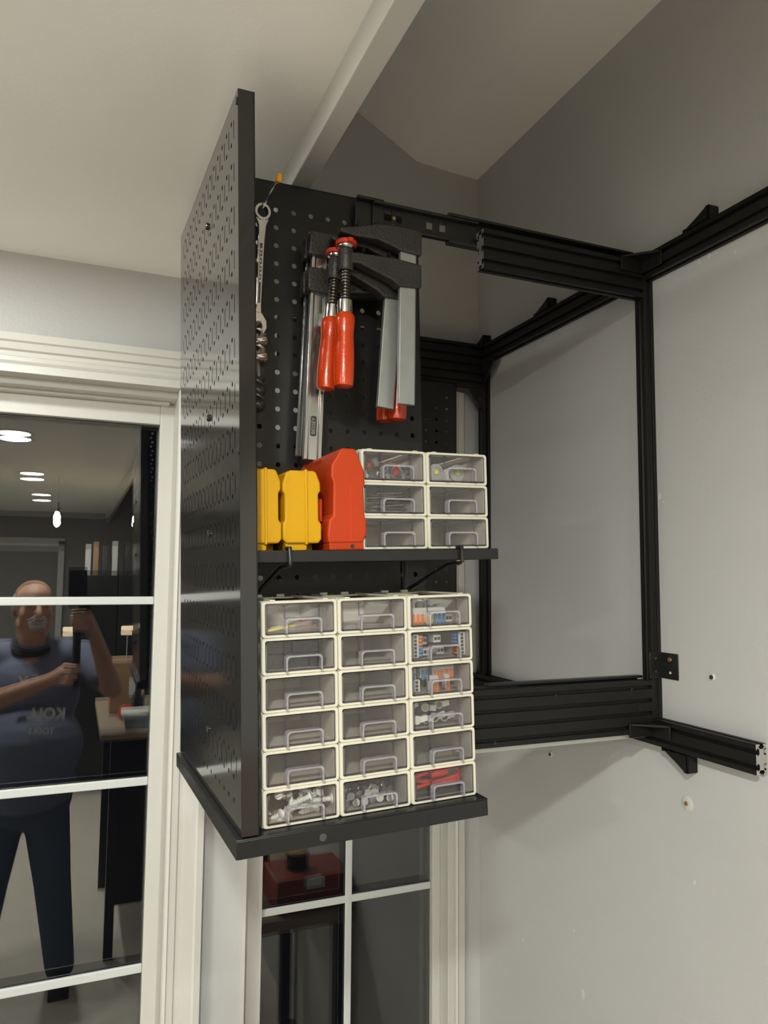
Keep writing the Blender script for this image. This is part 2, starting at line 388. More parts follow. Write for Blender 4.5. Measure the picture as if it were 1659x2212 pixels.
# far end of the room, seen only as reflections
m = MB(); m.box(-.17, -.115, YF, YF+.03, ZF, .30); m.box(-2.0, -.115, YF, YF+.03, .25, .33); struct(m, 'trim_5', 'trim', smooth=0)
def cabinet():
    t = thing('tall_cabinet', 'tall black cabinet with two doors against the room behind', 'cabinet', (.33, -3.55, ZF))
    g = MB(); g.box(-.30, .30, -.2, .2, .06, 1.76); g.build('body', 'satin', t, bevel=.004)
    for x in (-.15, .15):
        g = MB(); g.box(x-.146, x+.146, .2, .218, .08, 1.74); d = g.build('door', 'satin', t, bevel=.003)
        g = MB(); g.cyl((x-.12*(1 if x < 0 else -1)*-1, .235, .9), (x-.12*(1 if x < 0 else -1)*-1, .235, 1.05), .005, n=8); g.build('handle', 'zinc', d)
cabinet()
for i, (x, hh, mm) in enumerate(((.09, .22, 'paper'), (.15, .24, 'card'), (.22, .21, 'darkgrey'), (.30, .25, 'paper'), (.40, .23, 'darkgrey'))):
    g = MB(); g.box(-.022, .022, -.09, .09, 0, hh)
    solo(g, 'file_box', mm, ['white', 'brown', 'dark grey', 'second white', 'second dark grey'][i]+' file box standing on the tall black cabinet', 'file box', (x, -3.55, .01), bevel=.003, group='file boxes on the black cabinet')
for x, lab in ((-.030, 'left'), (.41, 'right')):
    t = thing('wall_lamp', lab+' small warm lamp glowing low in the room behind', 'lamp', (x, -3.30, -.46))
    g = MB(); g.box(-.05, .05, -.012, .012, -.019, .019); g.build('shade', 'warm', t, bevel=.009)
    g = MB(); g.cyl((0, 0, -.022), (0, 0, ZF+.46), .006, n=8); g.build('stem', 'zinc', t)
    g = MB(); g.cyl((0, 0, ZF+.46), (0, 0, ZF+.475), .07, n=20); g.build('base', 'black', t)
def table():
    t = thing('work_table', 'pale topped work table behind the man loaded with boxes', 'table', (0, 0, ZF))
    g = MB(); g.box(.13, .78, -1.45, -.42, 1.00, 1.03); g.build('top', 'wood', t, bevel=.003)
    for x in (.20, .73):
        for y in (-1.38, -.55): g = MB(); g.box(x-.02, x+.02, y-.02, y+.02, 0, 1.0); g.build('leg', 'satin', t)
    g = MB(); g.box(.22, .74, -1.36, -.57, .22, .95); g.build('cupboard', 'satin', t, bevel=.004)
table()
t = thing('cardboard_box', 'brown cardboard box with white label on the work table', 'box', (.27, -1.0, -.72))
g = MB(); g.box(-.085, .085, -.1, .1, 0, .27); g.build('carton', 'card', t, bevel=.003)
g = MB(); g.box(.005, .078, .1, .1008, .09, .18); lb = g.build('paper_label', 'paper', t)
g = MB(); g.box(.04, .072, .1008, .1012, .11, .15); g.build('yellow_print', 'tipy', lb)
t = thing('storage_tub', 'translucent white lidded tub on the work table corner', 'tub', (.34, -.56, -.72))
g = MB(); g.prism([(-.10, 0), (.10, 0), (.11, .05), (-.11, .05)], 'xz', -.07, .07); g.build('tub', 'bluecl', t, bevel=.006)
g = MB(); g.box(-.116, .116, -.076, .076, .05, .075); g.build('lid', 'paper', t, bevel=.006)
g = MB(); g.ell((0, 0, .036), .04, .04, .036); solo(g, 'orange_ball', 'orangepl', 'small orange ball on work table between box and tub', 'ball', (.255, -.74, -.72))
t = thing('spray_can', 'black glossy can beside the orange ball on the work table', 'can', (.315, -.82, -.72))
g = MB(); g.lathe([(.03, 0), (.03, .10), (.02, .115)], 18); g.build('can', 'panel', t)
g = MB(); g.lathe([(.016, .115), (.016, .14), (.01, .145)], 14); g.build('cap', 'black', t)
g = MB(); g.box(-.05, .05, -.04, .04, 0, .35); solo(g, 'paper_sack', 'paper', 'tall white printed paper sack at the right of the work table', 'sack', (.44, -.95, -.72), bevel=.012)

# bench below the frame at the right wall (seen in the side window's reflection)
t = thing('workbench', 'dark workbench standing along the right wall under the frame', 'workbench', (0, 0, ZF))
g = MB(); g.box(.42, .855, .10, .82, .66, .70); g.build('top', 'wood', t, bevel=.003)
for x in (.46, .82):
    for y in (.14, .78): g = MB(); g.box(x-.02, x+.02, y-.02, y+.02, 0, .66); g.build('leg', 'satin', t)
t = thing('tool_box', 'red metal tool box on the dark workbench', 'tool box', (.73, .70, -1.05))
g = MB(); g.box(-.12, .12, -.09, .09, 0, .085); g.build('body', 'redbox', t, bevel=.005)
g = MB(); g.box(-.121, .121, -.091, .091, .085, .10); g.build('lid', 'redbox', t, bevel=.004)
g = MB(); g.box(-.03, .03, .09, .097, .07, .10); g.build('latch', 'zinc', t)
t = thing('round_canister', 'black round canister with tan lid on the red tool box', 'canister', (.70, .70, -.95))
g = MB(); g.lathe([(.036, 0), (.036, .045)], 24); g.build('body', 'black', t)
g = MB(); g.lathe([(.031, .045), (.031, .052), (.025, .054)], 24); g.build('lid', 'tan', t)
g = MB(); g.box(-.05, .05, -.04, .04, 0, .16); solo(g, 'tool_case', 'black', 'black tool case standing on workbench beside red tool box', 'case', (.60, .50, -1.05), bevel=.008)
for i in range(2):
    g = MB()
    for k in range(4): g.box(-.02+k*.012, -.012+k*.012, -.05, .05, 0, .07+.012*(k % 2))
    solo(g, 'film_packet', 'bag', ['clear packet of parts at the front left of the workbench', 'clear packet of parts behind the other packet on the workbench'][i], 'packet', (.475, .72-.13*i, -1.05), (0, 0, .2), bevel=.002, group='clear packets on the workbench')
# ------------------------------------------------------------------ pull-out cabinet (in its own sagging frame)
PULL = thing('pull_out_cabinet', 'black perforated metal pull-out cabinet hanging from slides, holding tools and drawers', 'tool cabinet', TP, TR)
W_, HH = .406, .813
SH = .0012
def flange_ring(mb, f, u0, u1, v0, v1, w1):
    """four folded edges of a sheet"""
    t = .0014
    for (a, b, c, d) in ((u0, u0+t, v0, v1), (u1-t, u1, v0, v1), (u0+t, u1-t, v0, v0+t), (u0+t, u1-t, v1-t, v1)):
        P = [mb.v(f(u, v, w)) for w in (0, w1) for u, v in ((a, c), (b, c), (b, d), (a, d))]
        mb._f(P[0:4][::-1]); mb._f(P[4:8])
        for i in range(4): mb._f([P[i], P[(i+1) % 4], P[4+(i+1) % 4], P[4+i]])
    # returned lip at the inner end of the fold
    for (a, b, c, d) in ((u0, u0+.010, v0, v1), (u1-.010, u1, v0, v1)):
        P = [mb.v(f(u, v, w)) for w in (w1-t, w1) for u, v in ((a, c), (b, c), (b, d), (a, d))]
        mb._f(P[0:4][::-1]); mb._f(P[4:8])
        for i in range(4): mb._f([P[i], P[(i+1) % 4], P[4+(i+1) % 4], P[4+i]])
# front sheet: x = 0, holes in columns, upright slots between
m = MB(); cells = []
p = .0254; u_first = .0345; z_first = -.0230; nc, nr = 14, 31
f = lambda u, v, w: (w, u, v)
zt, zb_ = z_first+p/2, z_first-p*(nr-1)-p/2
us = u_first-p/2-p/4; ue = us+p/2*(2*nc+1)
for k in range(2*nc+1):
    a, b = us+k*p/2, us+(k+1)*p/2
    if k % 2:
        for r in range(nr): cells.append((a, b, zt-(r+1)*p, zt-r*p, 'o', .0031, 0))
    else:
        off = 0
        ns = nr//2
        for r in range(ns): cells.append((a, b, zt-(2*r+2)*p, zt-2*r*p, 's', .0013, .0112))
        cells.append((a, b, zb_, zt-2*ns*p, None, 0, 0))
cells += [(0, us, zb_, zt, None, 0, 0), (ue, W_, zb_, zt, None, 0, 0), (0, W_, zt, 0, None, 0, 0), (0, W_, -HH, zb_, None, 0, 0)]
holed_sheet(m, cells, f, SH); flange_ring(m, f, 0, W_, -HH, 0, .019)
m.build('front_panel', 'panel', PULL, smooth=30)
# inner sheet: faces the viewer, y = .18
m = MB(); cells = []
x0, x1 = .0135, .3135; f = lambda u, v, w: (u, .180+w, v)
nc2, nr2 = 11, 31; uf = .0395-.0254*.5+.0073; cu0 = .0305
for c in range(nc2):
    for r in range(nr2):
        a, b = cu0+c*p, cu0+(c+1)*p
        cells.append((a, b, -.0275-(r+1)*p+.0, -.0275-r*p, 'o', .0036, 0))
zt2, zb2 = -.0275, -.0275-nr2*p
cells += [(x0, cu0, zb2, zt2, None, 0, 0), (cu0+nc2*p, x1, zb2, zt2, None, 0, 0), (x0, x1, zt2, 0, None, 0, 0), (x0, x1, -HH+.001, zb2, None, 0, 0)] if zb2 > -HH+.001 else [(x0, cu0, zb2, zt2, None, 0, 0), (cu0+nc2*p, x1, zb2, zt2, None, 0, 0), (x0, x1, zt2, 0, None, 0, 0)]
holed_sheet(m, cells, f, SH)
flange_ring(m, f, x0, x1, max(zb2, -HH), 0, .019)
m.build('inner_panel', 'satin', PULL, smooth=30)
# bottom tray: flat top with turned-down edges
m = MB(); f = lambda u, v, w: (u, v, -.8165-w)
m.box(-.006, .2975, -.001, .407, -.8165, -.8150)
for a in ((-.006, -.0046, -.001, .407), (.2961, .2975, -.001, .407), (-.0046, .2961, -.001, .0004), (-.0046, .2961, .4056, .407)): m.box(a[0], a[1], a[2], a[3], -.8352, -.8165)
tray = m.build('base_tray', 'satin', PULL, bevel=.0008)
m = MB(); m.cyl((.0886, -.0016, -.8268), (.0886, .0004, -.8268), .0042, n=16); m.build('plug_cap', 'darkgrey', tray)
m = MB(); m.cyl((.2205, -.0013, -.8270), (.2205, .0004, -.8270), .0040, n=16); m.build('plug_cap', 'satin', tray)
for y, z in ((.177, -.082), (.170, -.340), (.169, -.490), (.177, -.736)):
    m = MB(); m.lathe([(.0046, 0), (.0046, .0020), (.0032, .0034), (.001, .0037)], 14, (0, y, z), (-1, 0, 0)); m.build('screw', 'panel', PULL)
for y, z in ((.005, -.012), (.005, -.408)):
    m = MB(); m.lathe([(.0042, 0), (.0042, .0012), (.002, .0016)], 14, (0, y, z), (-1, 0, 0)); m.build('hole_disc', 'black', PULL)  # mounting holes: their dark inside is drawn as black discs

# ------------------------------------------------------------------ drawer slides
def ext_slide(name, lab, z, xa, xb, xc):
    """telescoping: inner member on the cabinet, middle, outer on the beam"""
    t = thing(name, lab, 'drawer slide', (0, 0, 0))
    Y = .957
    def cprof(mb, x0, x1, hh, dep, y, wins):
        b = .0015; zs = sorted({-hh/2+.006, hh/2-.006}); cells = []
        xs = x0
        for (wa, wb) in wins:
            cells.append((xs, wa)); xs = wb
        cells.append((xs, x1))
        for a, c in cells: mb.box(a, c, y, y+b, z-hh/2+.004, z+hh/2-.004)
        for (wa, wb) in wins:
            mb.box(wa, wb, y, y+b, z-hh/2+.004, z-.0045); mb.box(wa, wb, y, y+b, z+.0055, z+hh/2-.004)
        for s in (-1, 1):
            mb.box(x0, x1, y-dep if dep > 0 else y, y+b if dep > 0 else y-dep, z+s*hh/2-(.004 if s > 0 else 0), z+s*hh/2+(0 if s > 0 else .004))
    m = MB(); cprof(m, xb-.062, .841, .046, .012, Y, [(xb-.012, xb-.006)]); m.build('outer_member', 'slide', t, bevel=.0008)
    m = MB(); cprof(m, xa, xb-.01, .038, .008, Y-.002, [(xa+.018, xa+.030), (xa+.038, xa+.046), (xa+.086, xa+.096), (xa+.108, xa+.118)] if z > 0 else []); m.build('middle_member', 'slide', t, bevel=.0008)
    m = MB(); cprof(m, xc, xa+.016, .046, .009, Y+.002, []); m.build('inner_member', 'slide', t, bevel=.0008)
    m = MB(); m.cyl((xa+.033, Y-.004, z), (xa+.033, Y-.001, z), .0026, n=12); m.build('rivet', 'screwbr', t)
ext_slide('drawer_slide', 'black telescopic drawer slide joining cabinet top to upper beam', .5165, .375, .556, .350)
ext_slide('drawer_slide', 'black telescopic drawer slide just above the wide bottom beam', -.181, .40, .620, .30)

# ------------------------------------------------------------------ aluminium frame
def tslot(mb, axis, a0, a1, c0, d0, n, wide):
    """20 x 20n slotted bar along axis from a0 to a1. c0/d0 = low corner in the two other axes; wide = which of the two is 20n long"""
    def side(L, k):           # points along one face of length L with k slots, going +u, inward = +w
        pts = []
        for i in range(k):
            c = .010+.020*i
            pts += [(c-.0031, 0), (c-.0031, .0018), (c-.0052, .0030), (c-.0030, .0062), (c+.0030, .0062), (c+.0052, .0030), (c+.0031, .0018), (c+.0031, 0)]
        return pts
    nu, nv = (n, 1) if wide == 0 else (1, n)
    U, V = .020*nu, .020*nv
    poly = [(0, 0)] + [(u, w) for u, w in side(U, nu)] + [(U, 0)] + [(U-w, u) for u, w in side(V, nv)] + [(U, V)] + [(U-u, V-w) for u, w in side(U, nu)] + [(0, V)] + [(w, V-u) for u, w in side(V, nv)]
    def P(u, v, a): return {'x': (a, c0+u, d0+v), 'y': (c0+u, a, d0+v), 'z': (c0+u, d0+v, a)}[axis]
    A = [mb.v(P(u, v, a0)) for u, v in poly]; B = [mb.v(P(u, v, a1)) for u, v in poly]
    mb.mi = 0; mb.bridge(A, B); mb.mi = 1; mb._f(A[::-1]); mb._f(B); mb.mi = 0
FR = thing('aluminium_frame', 'black slotted aluminium frame with rails, posts and beams bolted to the grey wall', 'frame', (0, 0, 0))
def bar(name, *a, mats=('alu', 'aluraw'), **k):
    m = MB(); tslot(m, *a); return m.build(name, list(mats), FR, smooth=20)
bar('wall_rail', 'y', -.05, 1.497, .841, .485, 2, 1)          # top, along the right wall
bar('wall_rail', 'y', .735, 1.497, .841, -.262, 2, 1)         # bottom, cut end towards the viewer
bar('post', 'z', -.222, .485, .841, .925, 1, 0)
bar('post', 'z', -.222, .485, .841, 1.445, 1, 0)
bar('upper_beam', 'x', .541, .841, .925, .455, 3, 1)
bar('lower_beam', 'x', .48, .841, .925, -.2435, 4, 1)
bar('rear_beam', 'x', .36, .841, 1.445, .425, 5, 1)
m = MB(); m.box(.48, .838, .940, .9435, -.2530, -.2437); m.build('pale_strip', 'palestrip', FR)
# right-angle corner brackets standing on the rails, against the wall
def bracket(y, z, s, x=.853, L=.052, K=.023):
    m = MB()
    poly = [(y, z), (y+L, z), (y+L, z+s*.0055), (y+L-.007, z+s*.0050), (y+.022, z+s*(K*.62)), (y+.008, z+s*(K-.002)), (y+.007, z+s*K), (y, z+s*K)]
    m.prism(poly, 'yz', x-.012, x-.0095); m.prism(poly, 'yz', x+.0055, x+.008)
    m.box(x-.012, x+.008, y, y+L, min(z, z+s*.003), max(z, z+s*.003)); m.box(x-.012, x+.008, y, y+.003, min(z, z+s*K), max(z, z+s*K))
    b = m.build('corner_bracket', 'alu', FR, bevel=.0008)
    for yy, hh in ((.032, .013), (.019, .018)):
        m = MB(); m.lathe([(.0045, 0), (.0045, hh-.004), (.0034, hh-.003)], 10, (x-.002, y+yy, z+s*.003), (0, 0, s)); m.build('bolt', 'slide', b)
bracket(.786, .525, 1); bracket(1.188, .525, 1); bracket(1.440, .525, 1)
bracket(.856, -.262, -1, K=.028)
def gusset(pts, plane, a0, a1, bolts):
    m = MB(); m.prism(pts, plane, a0, a1); b = m.build('gusset_plate', 'alu', FR, bevel=.0008)
    for (p0, ax) in bolts:
        m = MB(); m.lathe([(.0038, 0), (.0038, .0025), (.0022, .0032)], 10, p0, ax); m.build('bolt', 'slide', b)
gusset([(.793, .925), (.841, .886), (.841, .925)], 'xy', -.2300, -.2265, [((.80, .925, -.236), (0, -1, 0)), ((.825, .925, -.236), (0, -1, 0)), ((.841, .908, -.238), (-1, 0, 0)), ((.841, .895, -.238), (-1, 0, 0))])
m = MB(); m.box(.793, .841, .9215, .925, -.2480, -.2265); m.box(.8375, .841, .886, .925, -.2480, -.2265); m.build('gusset_plate', 'alu', FR, bevel=.0008)
gusset([(.795, .925), (.841, .880), (.841, .925)], 'xy', .5150, .5185, [((.805, .925, .505), (0, -1, 0)), ((.820, .925, .505), (0, -1, 0)), ((.841, .905, .512), (-1, 0, 0)), ((.841, .89, .512), (-1, 0, 0))])
m = MB(); m.box(.795, .841, .9215, .925, .494, .5185); m.box(.8375, .841, .880, .925, .494, .5185); m.build('gusset_plate', 'alu', FR, bevel=.0008)
gusset([(.80, .425), (.841, .425), (.841, .378), (.834, .378)], 'xz', 1.444, 1.447, [((.834, 1.444, .40), (0, -1, 0))])
gusset([(1.445, .485), (1.445, .43), (1.437, .43), (1.39, .477), (1.39, .485)], 'yz', .8385, .841, [((.8385, 1.40, .480), (-1, 0, 0))])
# angle plate between post and wall
m = MB(); m.box(.8365, .860, .9235, .925, -.160, -.120); m.box(.859, .8608, .888, .925, -.160, -.120); ap = m.build('angle_plate', 'satin', FR, bevel=.0008)
for z in (-.130, -.150):
    m = MB(); m.lathe([(.0034, 0), (.0034, .002), (.002, .0028)], 10, (.848, .9235, z), (0, -1, 0)); m.build('bolt', 'slide', ap)
m = MB(); m.lathe([(.0040, 0), (.0034, .0014), (.001, .0018)], 10, (.859, .905, -.130), (-1, 0, 0)); m.build('brass_screw', 'screwbr', ap)
m = MB(); m.lathe([(.0020, 0), (.0020, .0006)], 10, (.859, .904, -.150), (-1, 0, 0)); m.build('open_hole', 'spackle', ap)
for x, z in ((.66, -.177), (.556, -.237), (.80, -.175), (.815, -.205)):
    m = MB(); m.lathe([(.0022, 0), (.0022, .0012)], 8, (x, .925, z), (0, -1, 0)); m.build('set_screw', 'slide', FR)

# perforated sheet hanging from the rear beam, in front of the back wall
RP = thing('rear_pegboard', 'black perforated metal sheet hanging from the rear beam by the window', 'pegboard', (.415, 1.437, .425))
m = MB(); cells = []; f = lambda u, v, w: (u, w, v)
nc3, nr3 = 13, 28
for c in range(nc3):
    for r in range(nr3): cells.append((.0125+c*p, .0125+(c+1)*p, -.022-(r+1)*p, -.022-r*p, 'o', .0031, 0))
e = .0125+nc3*p; bt = -.022-nr3*p
cells += [(0, .0125, bt, -.022, None, 0, 0), (e, .354, bt, -.022, None, 0, 0), (0, .354, -.022, 0, None, 0, 0), (0, .354, bt-.01, bt, None, 0, 0)]
holed_sheet(m, cells, f, SH); flange_ring(m, f, 0, .354, bt-.01, 0, .007)
m.build('sheet', 'satin', RP, smooth=30)
for x in (.05, .30):
    m = MB(); m.lathe([(.0035, 0), (.0035, .002), (.002, .003)], 10, (x, 0, -.010), (0, -1, 0)); m.build('bolt', 'slide', RP)
# ------------------------------------------------------------------ shelf hung on the pegboard
SHF = thing('shelf', 'black shelf hung across the middle of the cabinet on wire brackets', 'shelf', tw(0, 0, -.529), TR)
m = MB(); m.box(.0195, .334, .016, .176, 0, .0135); m.build('board', 'satin', SHF, bevel=.001)
for x in (.059, .279):
    m = MB(); r = .0024
    m.tube([(x, .019, -.004), (x, .0128, -.002), (x, .0125, .013), (x, .0128, .0155), (x, .025, .0158)], r, 8)
    m.tube([(x, .019, -.004), (x, .05, -.006), (x, .1770, -.042)], r, 8)
    m.tube([(x, .1770, -.042), (x, .1775, .010)], r*1.1, 8); m.box(x-.004, x+.004, .1765, .1795, -.045, .004)
    m.build('wire_bracket', 'slide', SHF)

# ------------------------------------------------------------------ parts drawers: cream shell, clear drawer
DW, DH, DD = .0878, .0404, .136
def make_drawer(top):
    t = bpy.data.objects.new('parts_drawer', None); C.objects.link(t); t.empty_display_size = .02
    w, h, d = DW, DH, DD
    m = MB(); s = .0036
    for x0, x1 in ((0, .0026), (w-.0026, w)):                       # side walls with a window each
        m.box(x0, x1, .006, d, 0, .008); m.box(x0, x1, .006, d, h-.007, h)
        m.box(x0, x1, .006, .030, .008, h-.007); m.box(x0, x1, d-.022, d, .008, h-.007); m.box(x0, x1, .074, .080, .008, h-.007)
    m.box(.0026, w-.0026, .004, d, 0, .0016)
    m.box(.0026, w-.0026, .004, .020, h-.0026, h-.0006); m.box(.0026, w-.0026, d-.016, d, h-.0026, h-.0006)
    m.box(.0026, .013, .020, d-.016, h-.0026, h-.0006); m.box(w-.013, w-.0026, .020, d-.016, h-.0026, h-.0006)
    for x in (.010, w-.016): m.box(x, x+.006, .003, d-.01, h-.0006, h+.0012)          # stacking ridges
    for x in (.024, w-.034): m.box(x, x+.010, d-.006, d-.001, h-.0006, h+.0026)
    # rounded mouth
    n = 5; R0 = .0045
    def rr(x0, x1, z0, z1, R):
        o = []
        for cx, cz, a0 in ((x1-R, z1-R, 0), (x0+R, z1-R, 90), (x0+R, z0+R, 180), (x1-R, z0+R, 270)):
            for k in range(n): a = math.radians(a0+90*k/(n-1)); o.append((cx+R*math.cos(a), cz+R*math.sin(a)))
        return o
    O = rr(0, w, 0, h, .0036); I = rr(.0042, w-.0042, .0034, h-.0034, .0022)
    L = []
    for y, poly in ((0.0012, I), (0, rr(.0036, w-.0036, .0028, h-.0028, .0022)), (0, rr(.0006, w-.0006, .0006, h-.0006, .0034)), (.0008, O), (.008, O), (.008, I)):
        L.append([m.v(x, y, z) for x, z in poly])
    for a, b in zip(L, L[1:]): m.bridge(a, b)
    m.bridge(L[-1], L[0])
    m.build('shell', 'cream', t, smooth=40)
    x0, x1, z0, z1 = .0048, w-.0048, .0040, h-.0040
    m = MB()
    m.box(x0, x1, -.0006, .0012, z0, z1); m.mi = 2; m.box(x0, x1, .0012, d-.012, z0, z0+.0012)
    m.box(x0, x0+.0012, .0012, d-.012, z0+.0012, z1-.003); m.box(x1-.0012, x1, .0012, d-.012, z0+.0012, z1-.003); m.box(x0, x1, d-.0132, d-.012, z0, z1-.003)
    m.mi = 1
    e = .0013
    for a in ((x0, x0+e, z0, z1), (x1-e, x1, z0, z1), (x0, x1, z0, z0+e), (x0, x1, z1-e*.6, z1)): m.box(a[0], a[1], -.0012, -.0006, a[2], a[3])
    m.box(x0-.0002, x0+.0016, .0012, d-.012, z0-.0002, z0+.0010); m.box(x1-.0016, x1+.0002, .0012, d-.012, z0-.0002, z0+.0010)
    m.box(x0, x1, .0010, .0024, z0-.0002, z0+.0012)
    for fx in (.265, .78): m.box(x0+(x1-x0)*fx-.0007, x0+(x1-x0)*fx+.0007, -.0011, -.0006, z0+(z1-z0)*.5, z1)
    for fx in (.22, .74): m.box(x0+(x1-x0)*fx, x0+(x1-x0)*fx+.007, -.0009, -.0006, z1-.0024, z1-.0012)
    dr = m.build('drawer', ['clear', 'rim', 'clearback'], t, smooth=0)
    m = MB(); X0, X1 = x0+(x1-x0)*.25, x0+(x1-x0)*.80; zt = z0+(z1-z0)*.54; zb = z0+.0005; q = .0024
    def arch(o, yy):                                                 # outline of the pull, offset o inwards
        pts = [(X0+o, zb)]; R = .004
        pts += [(X0+o, zt-R-o)] + [(X0+o+R*(1-math.cos(a)), zt-o-R+R*math.sin(a)) for a in (PI/6, PI/3, PI/2)]
        pts += [(X1-o-R, zt-o)] + [(X1-o-R+R*math.sin(a), zt-o-R+R*math.cos(a)) for a in (PI/6, PI/3, PI/2)] + [(X1-o, zb)]
        return [(x, yy, z) for x, z in pts]
    A = [m.v(p) for p in arch(0, -.0006)]; B = [m.v(p) for p in arch(.0004, -.0085)]; Ci = [m.v(p) for p in arch(q, -.0085)]; D = [m.v(p) for p in arch(q, -.0006)]
    for P, Q in ((A, B), (B, Ci), (Ci, D)):
        for i in range(len(P)-1): m._f([P[i], P[i+1], Q[i+1], Q[i]])
    for P in ((A[0], B[0], Ci[0], D[0]), (A[-1], B[-1], Ci[-1], D[-1])): m._f(list(P))
    ha = m.build('handle', ['handle'], dr, smooth=50)
    return t
def set_tw(o, x, y, z, rz=0):
    p = tw(x, y, z); o.location = (p.x, p.y, p.z+H); o.rotation_euler = (TM @ Euler((0, 0, rz)).to_matrix()).to_euler()
LOW0, LOWY, LOWZ = .0270, .0155, -.8146
UPX, UPY, UPZ = .1530, .0300, -.5152
rows_n = ['top', 'second', 'third', 'fourth', 'fifth', 'bottom']; cols_n = ['left', 'middle', 'right']
inside = {(0, 0): 'holding a film bag', (0, 1): 'empty', (0, 2): 'holding orange, yellow and blue connectors',
          (1, 0): 'filled with black parts', (1, 1): 'empty', (1, 2): 'holding grey ported connectors', (2, 0): 'empty', (2, 1): 'empty',
          (2, 2): 'holding blue and orange connectors', (3, 0): 'empty', (3, 1): 'empty', (3, 2): 'holding white clips', (4, 0): 'empty', (4, 1): 'empty',
          (4, 2): 'nearly empty', (5, 0): 'full of white wall plugs', (5, 1): 'full of silver pins', (5, 2): 'holding a red cable'}
proto = None
def lowpos(r, c): return (LOW0+.0886*c, LOWY, LOWZ+.0406*(5-r))
def uppos(r, c): return (UPX+.0882*c, UPY, UPZ+.0404*(2-r))
for r in range(6):
    for c in range(3):
        if proto is None: o = proto = make_drawer(False)
        else: o = dup(proto)
        set_tw(o, *lowpos(r, c))
        props(o, f'clear drawer {inside[(r, c)]}, {cols_n[c]} column, {rows_n[r]} row of lower stack', 'drawer', 'cream and clear parts drawers of the lower stack')
up_in = {(0, 0): 'full of clear and red caps', (1, 0): 'full of dark flat plates', (2, 0): 'empty', (0, 1): 'holding two round lamps', (1, 1): 'empty', (2, 1): 'empty'}
for r in range(3):
    for c in range(2):
        o = dup(proto); set_tw(o, *uppos(r, c))
        props(o, f'clear drawer {up_in[(r, c)]}, {["left", "right"][c]} column, {["top", "middle", "bottom"][r]} row on the shelf', 'drawer', 'cream and clear parts drawers on the shelf')
FLO = .0055                                                          # inside floor of a drawer
def inpos(base, x, y, z=0): return (base[0]+x, base[1]+y, base[2]+FLO+z)
def put(o, base, x, y, z=0, rot=(0, 0, 0)):
    p = tw(*inpos(base, x, y, z)); o.location = (p.x, p.y, p.z+H); o.rotation_euler = (TM @ Euler(rot).to_matrix()).to_euler(); return o
def empty(name, lab, cat, group=None):
    o = bpy.data.objects.new(name, None); C.objects.link(o); o.empty_display_size = .01; return props(o, lab, cat, group)

# lever connectors
def connector(levers, lab, grp, base, x, y, z=0, rot=(0, 0, 0), ports=True, body_h=.0125):
    n = len(levers); w = .0058*n+.0012
    t = empty('wire_connector', lab, 'connector', grp)
    m = MB(); m.prism([(0, 0), (.0175, 0), (.0175, .006), (.013, .009), (0, .009)], 'yz', 0, w)
    m.build('body', 'congrey', t, bevel=.0006)
    for i, c in enumerate(levers):
        m = MB(); x0 = .0012+.0058*i+.0007
        m.box(x0, x0+.0034, -.0010, .010, .0092, .0112); m.box(x0-.0004, x0+.0038, -.0016, .0012, .0010, .0112); m.build('lever', 'lev_'+c, t, bevel=.0006)
    return put(t, base, x, y, z, rot)
def portblock(n, lev, lab, grp, base, x, y, z, vert, levside=1):
    """block whose square ports face the viewer"""
    L = .0044*n+.0012; t = empty('wire_connector', lab, 'connector', grp)
    m = MB()
    (m.box(0, .0095, 0, .014, 0, L) if vert else m.box(0, L, 0, .014, 0, .0095)); m.build('body', 'congrey', t, bevel=.0006)
    for i in range(n):
        c = .0006+.0044*(i+.5); m = MB()
        (m.box(.0030, .0066, -.0002, .001, c-.0017, c+.0017) if vert else m.box(c-.0017, c+.0017, -.0002, .001, .0030, .0066)); m.build('port', 'hole', t)
        if lev:
            m = MB(); xx = .0096 if levside > 0 else -.0046
            m.box(xx, xx+.005, .0, .010, c-.0015, c+.0015); m.build('lever', 'lev_'+lev[i], t, bevel=.0006)
    return put(t, base, x, y, z)
UPR = (PI/2*0.0, 0, 0)
b = lowpos(0, 2); g1 = 'lever connectors in the right column, top drawer of the lower stack'
T90 = (PI/2, 0, 0)
# standing on their back edge so the levers face the viewer
def stand(levers, lab, grp, base, x, y, z): return connector(levers, lab, grp, base, x, y+.012, z, (PI/2, 0, 0))
stand('ooo', 'grey three-lever connector with orange levers, front left of right column top drawer', g1, b, .008, .006, .002)
stand('yybbb', 'five-lever connector with two yellow and three blue levers, front of right column top drawer', g1, b, .026, .006, .002)
stand('o', 'single orange lever connector at upper left behind, right column top drawer', g1, b, .016, .030, .012)
stand('y', 'single yellow lever connector behind, right column top drawer', g1, b, .030, .030, .012)
stand('b', 'single blue lever connector behind, right column top drawer', g1, b, .040, .030, .012)
portblock(1, None, 'small grey block with one port behind, right column top drawer', g1, b, .050, .028, .010, False)
portblock(2, None, 'plain grey block at right front of right column top drawer', g1, b, .056, .010, .001, False)
portblock(2, None, 'plain grey block at right behind, right column top drawer', g1, b, .058, .034, .012, False)
b = lowpos(1, 2); g2 = 'grey connectors in the right column, second drawer of the lower stack'
portblock(6, 'bbbooo', 'tall grey six-port connector at left of right column second drawer, orange over blue', g2, b, .0065, .004, .001, True)
portblock(6, 'ooobbb', 'tall grey six-port connector at right of right column second drawer, blue over orange', g2, b, .0705, .004, .001, True, -1)
portblock(2, None, 'upper grey two-port connector in middle of right column second drawer', g2, b, .040, .012, .017, False)
portblock(2, None, 'lower grey two-port connector in middle of right column second drawer', g2, b, .042, .008, .003, False)
portblock(3, None, 'grey block at upper centre left of right column second drawer', g2, b, .024, .026, .014, False)
portblock(3, None, 'grey block at lower centre left of right column second drawer', g2, b, .024, .018, .001, False)
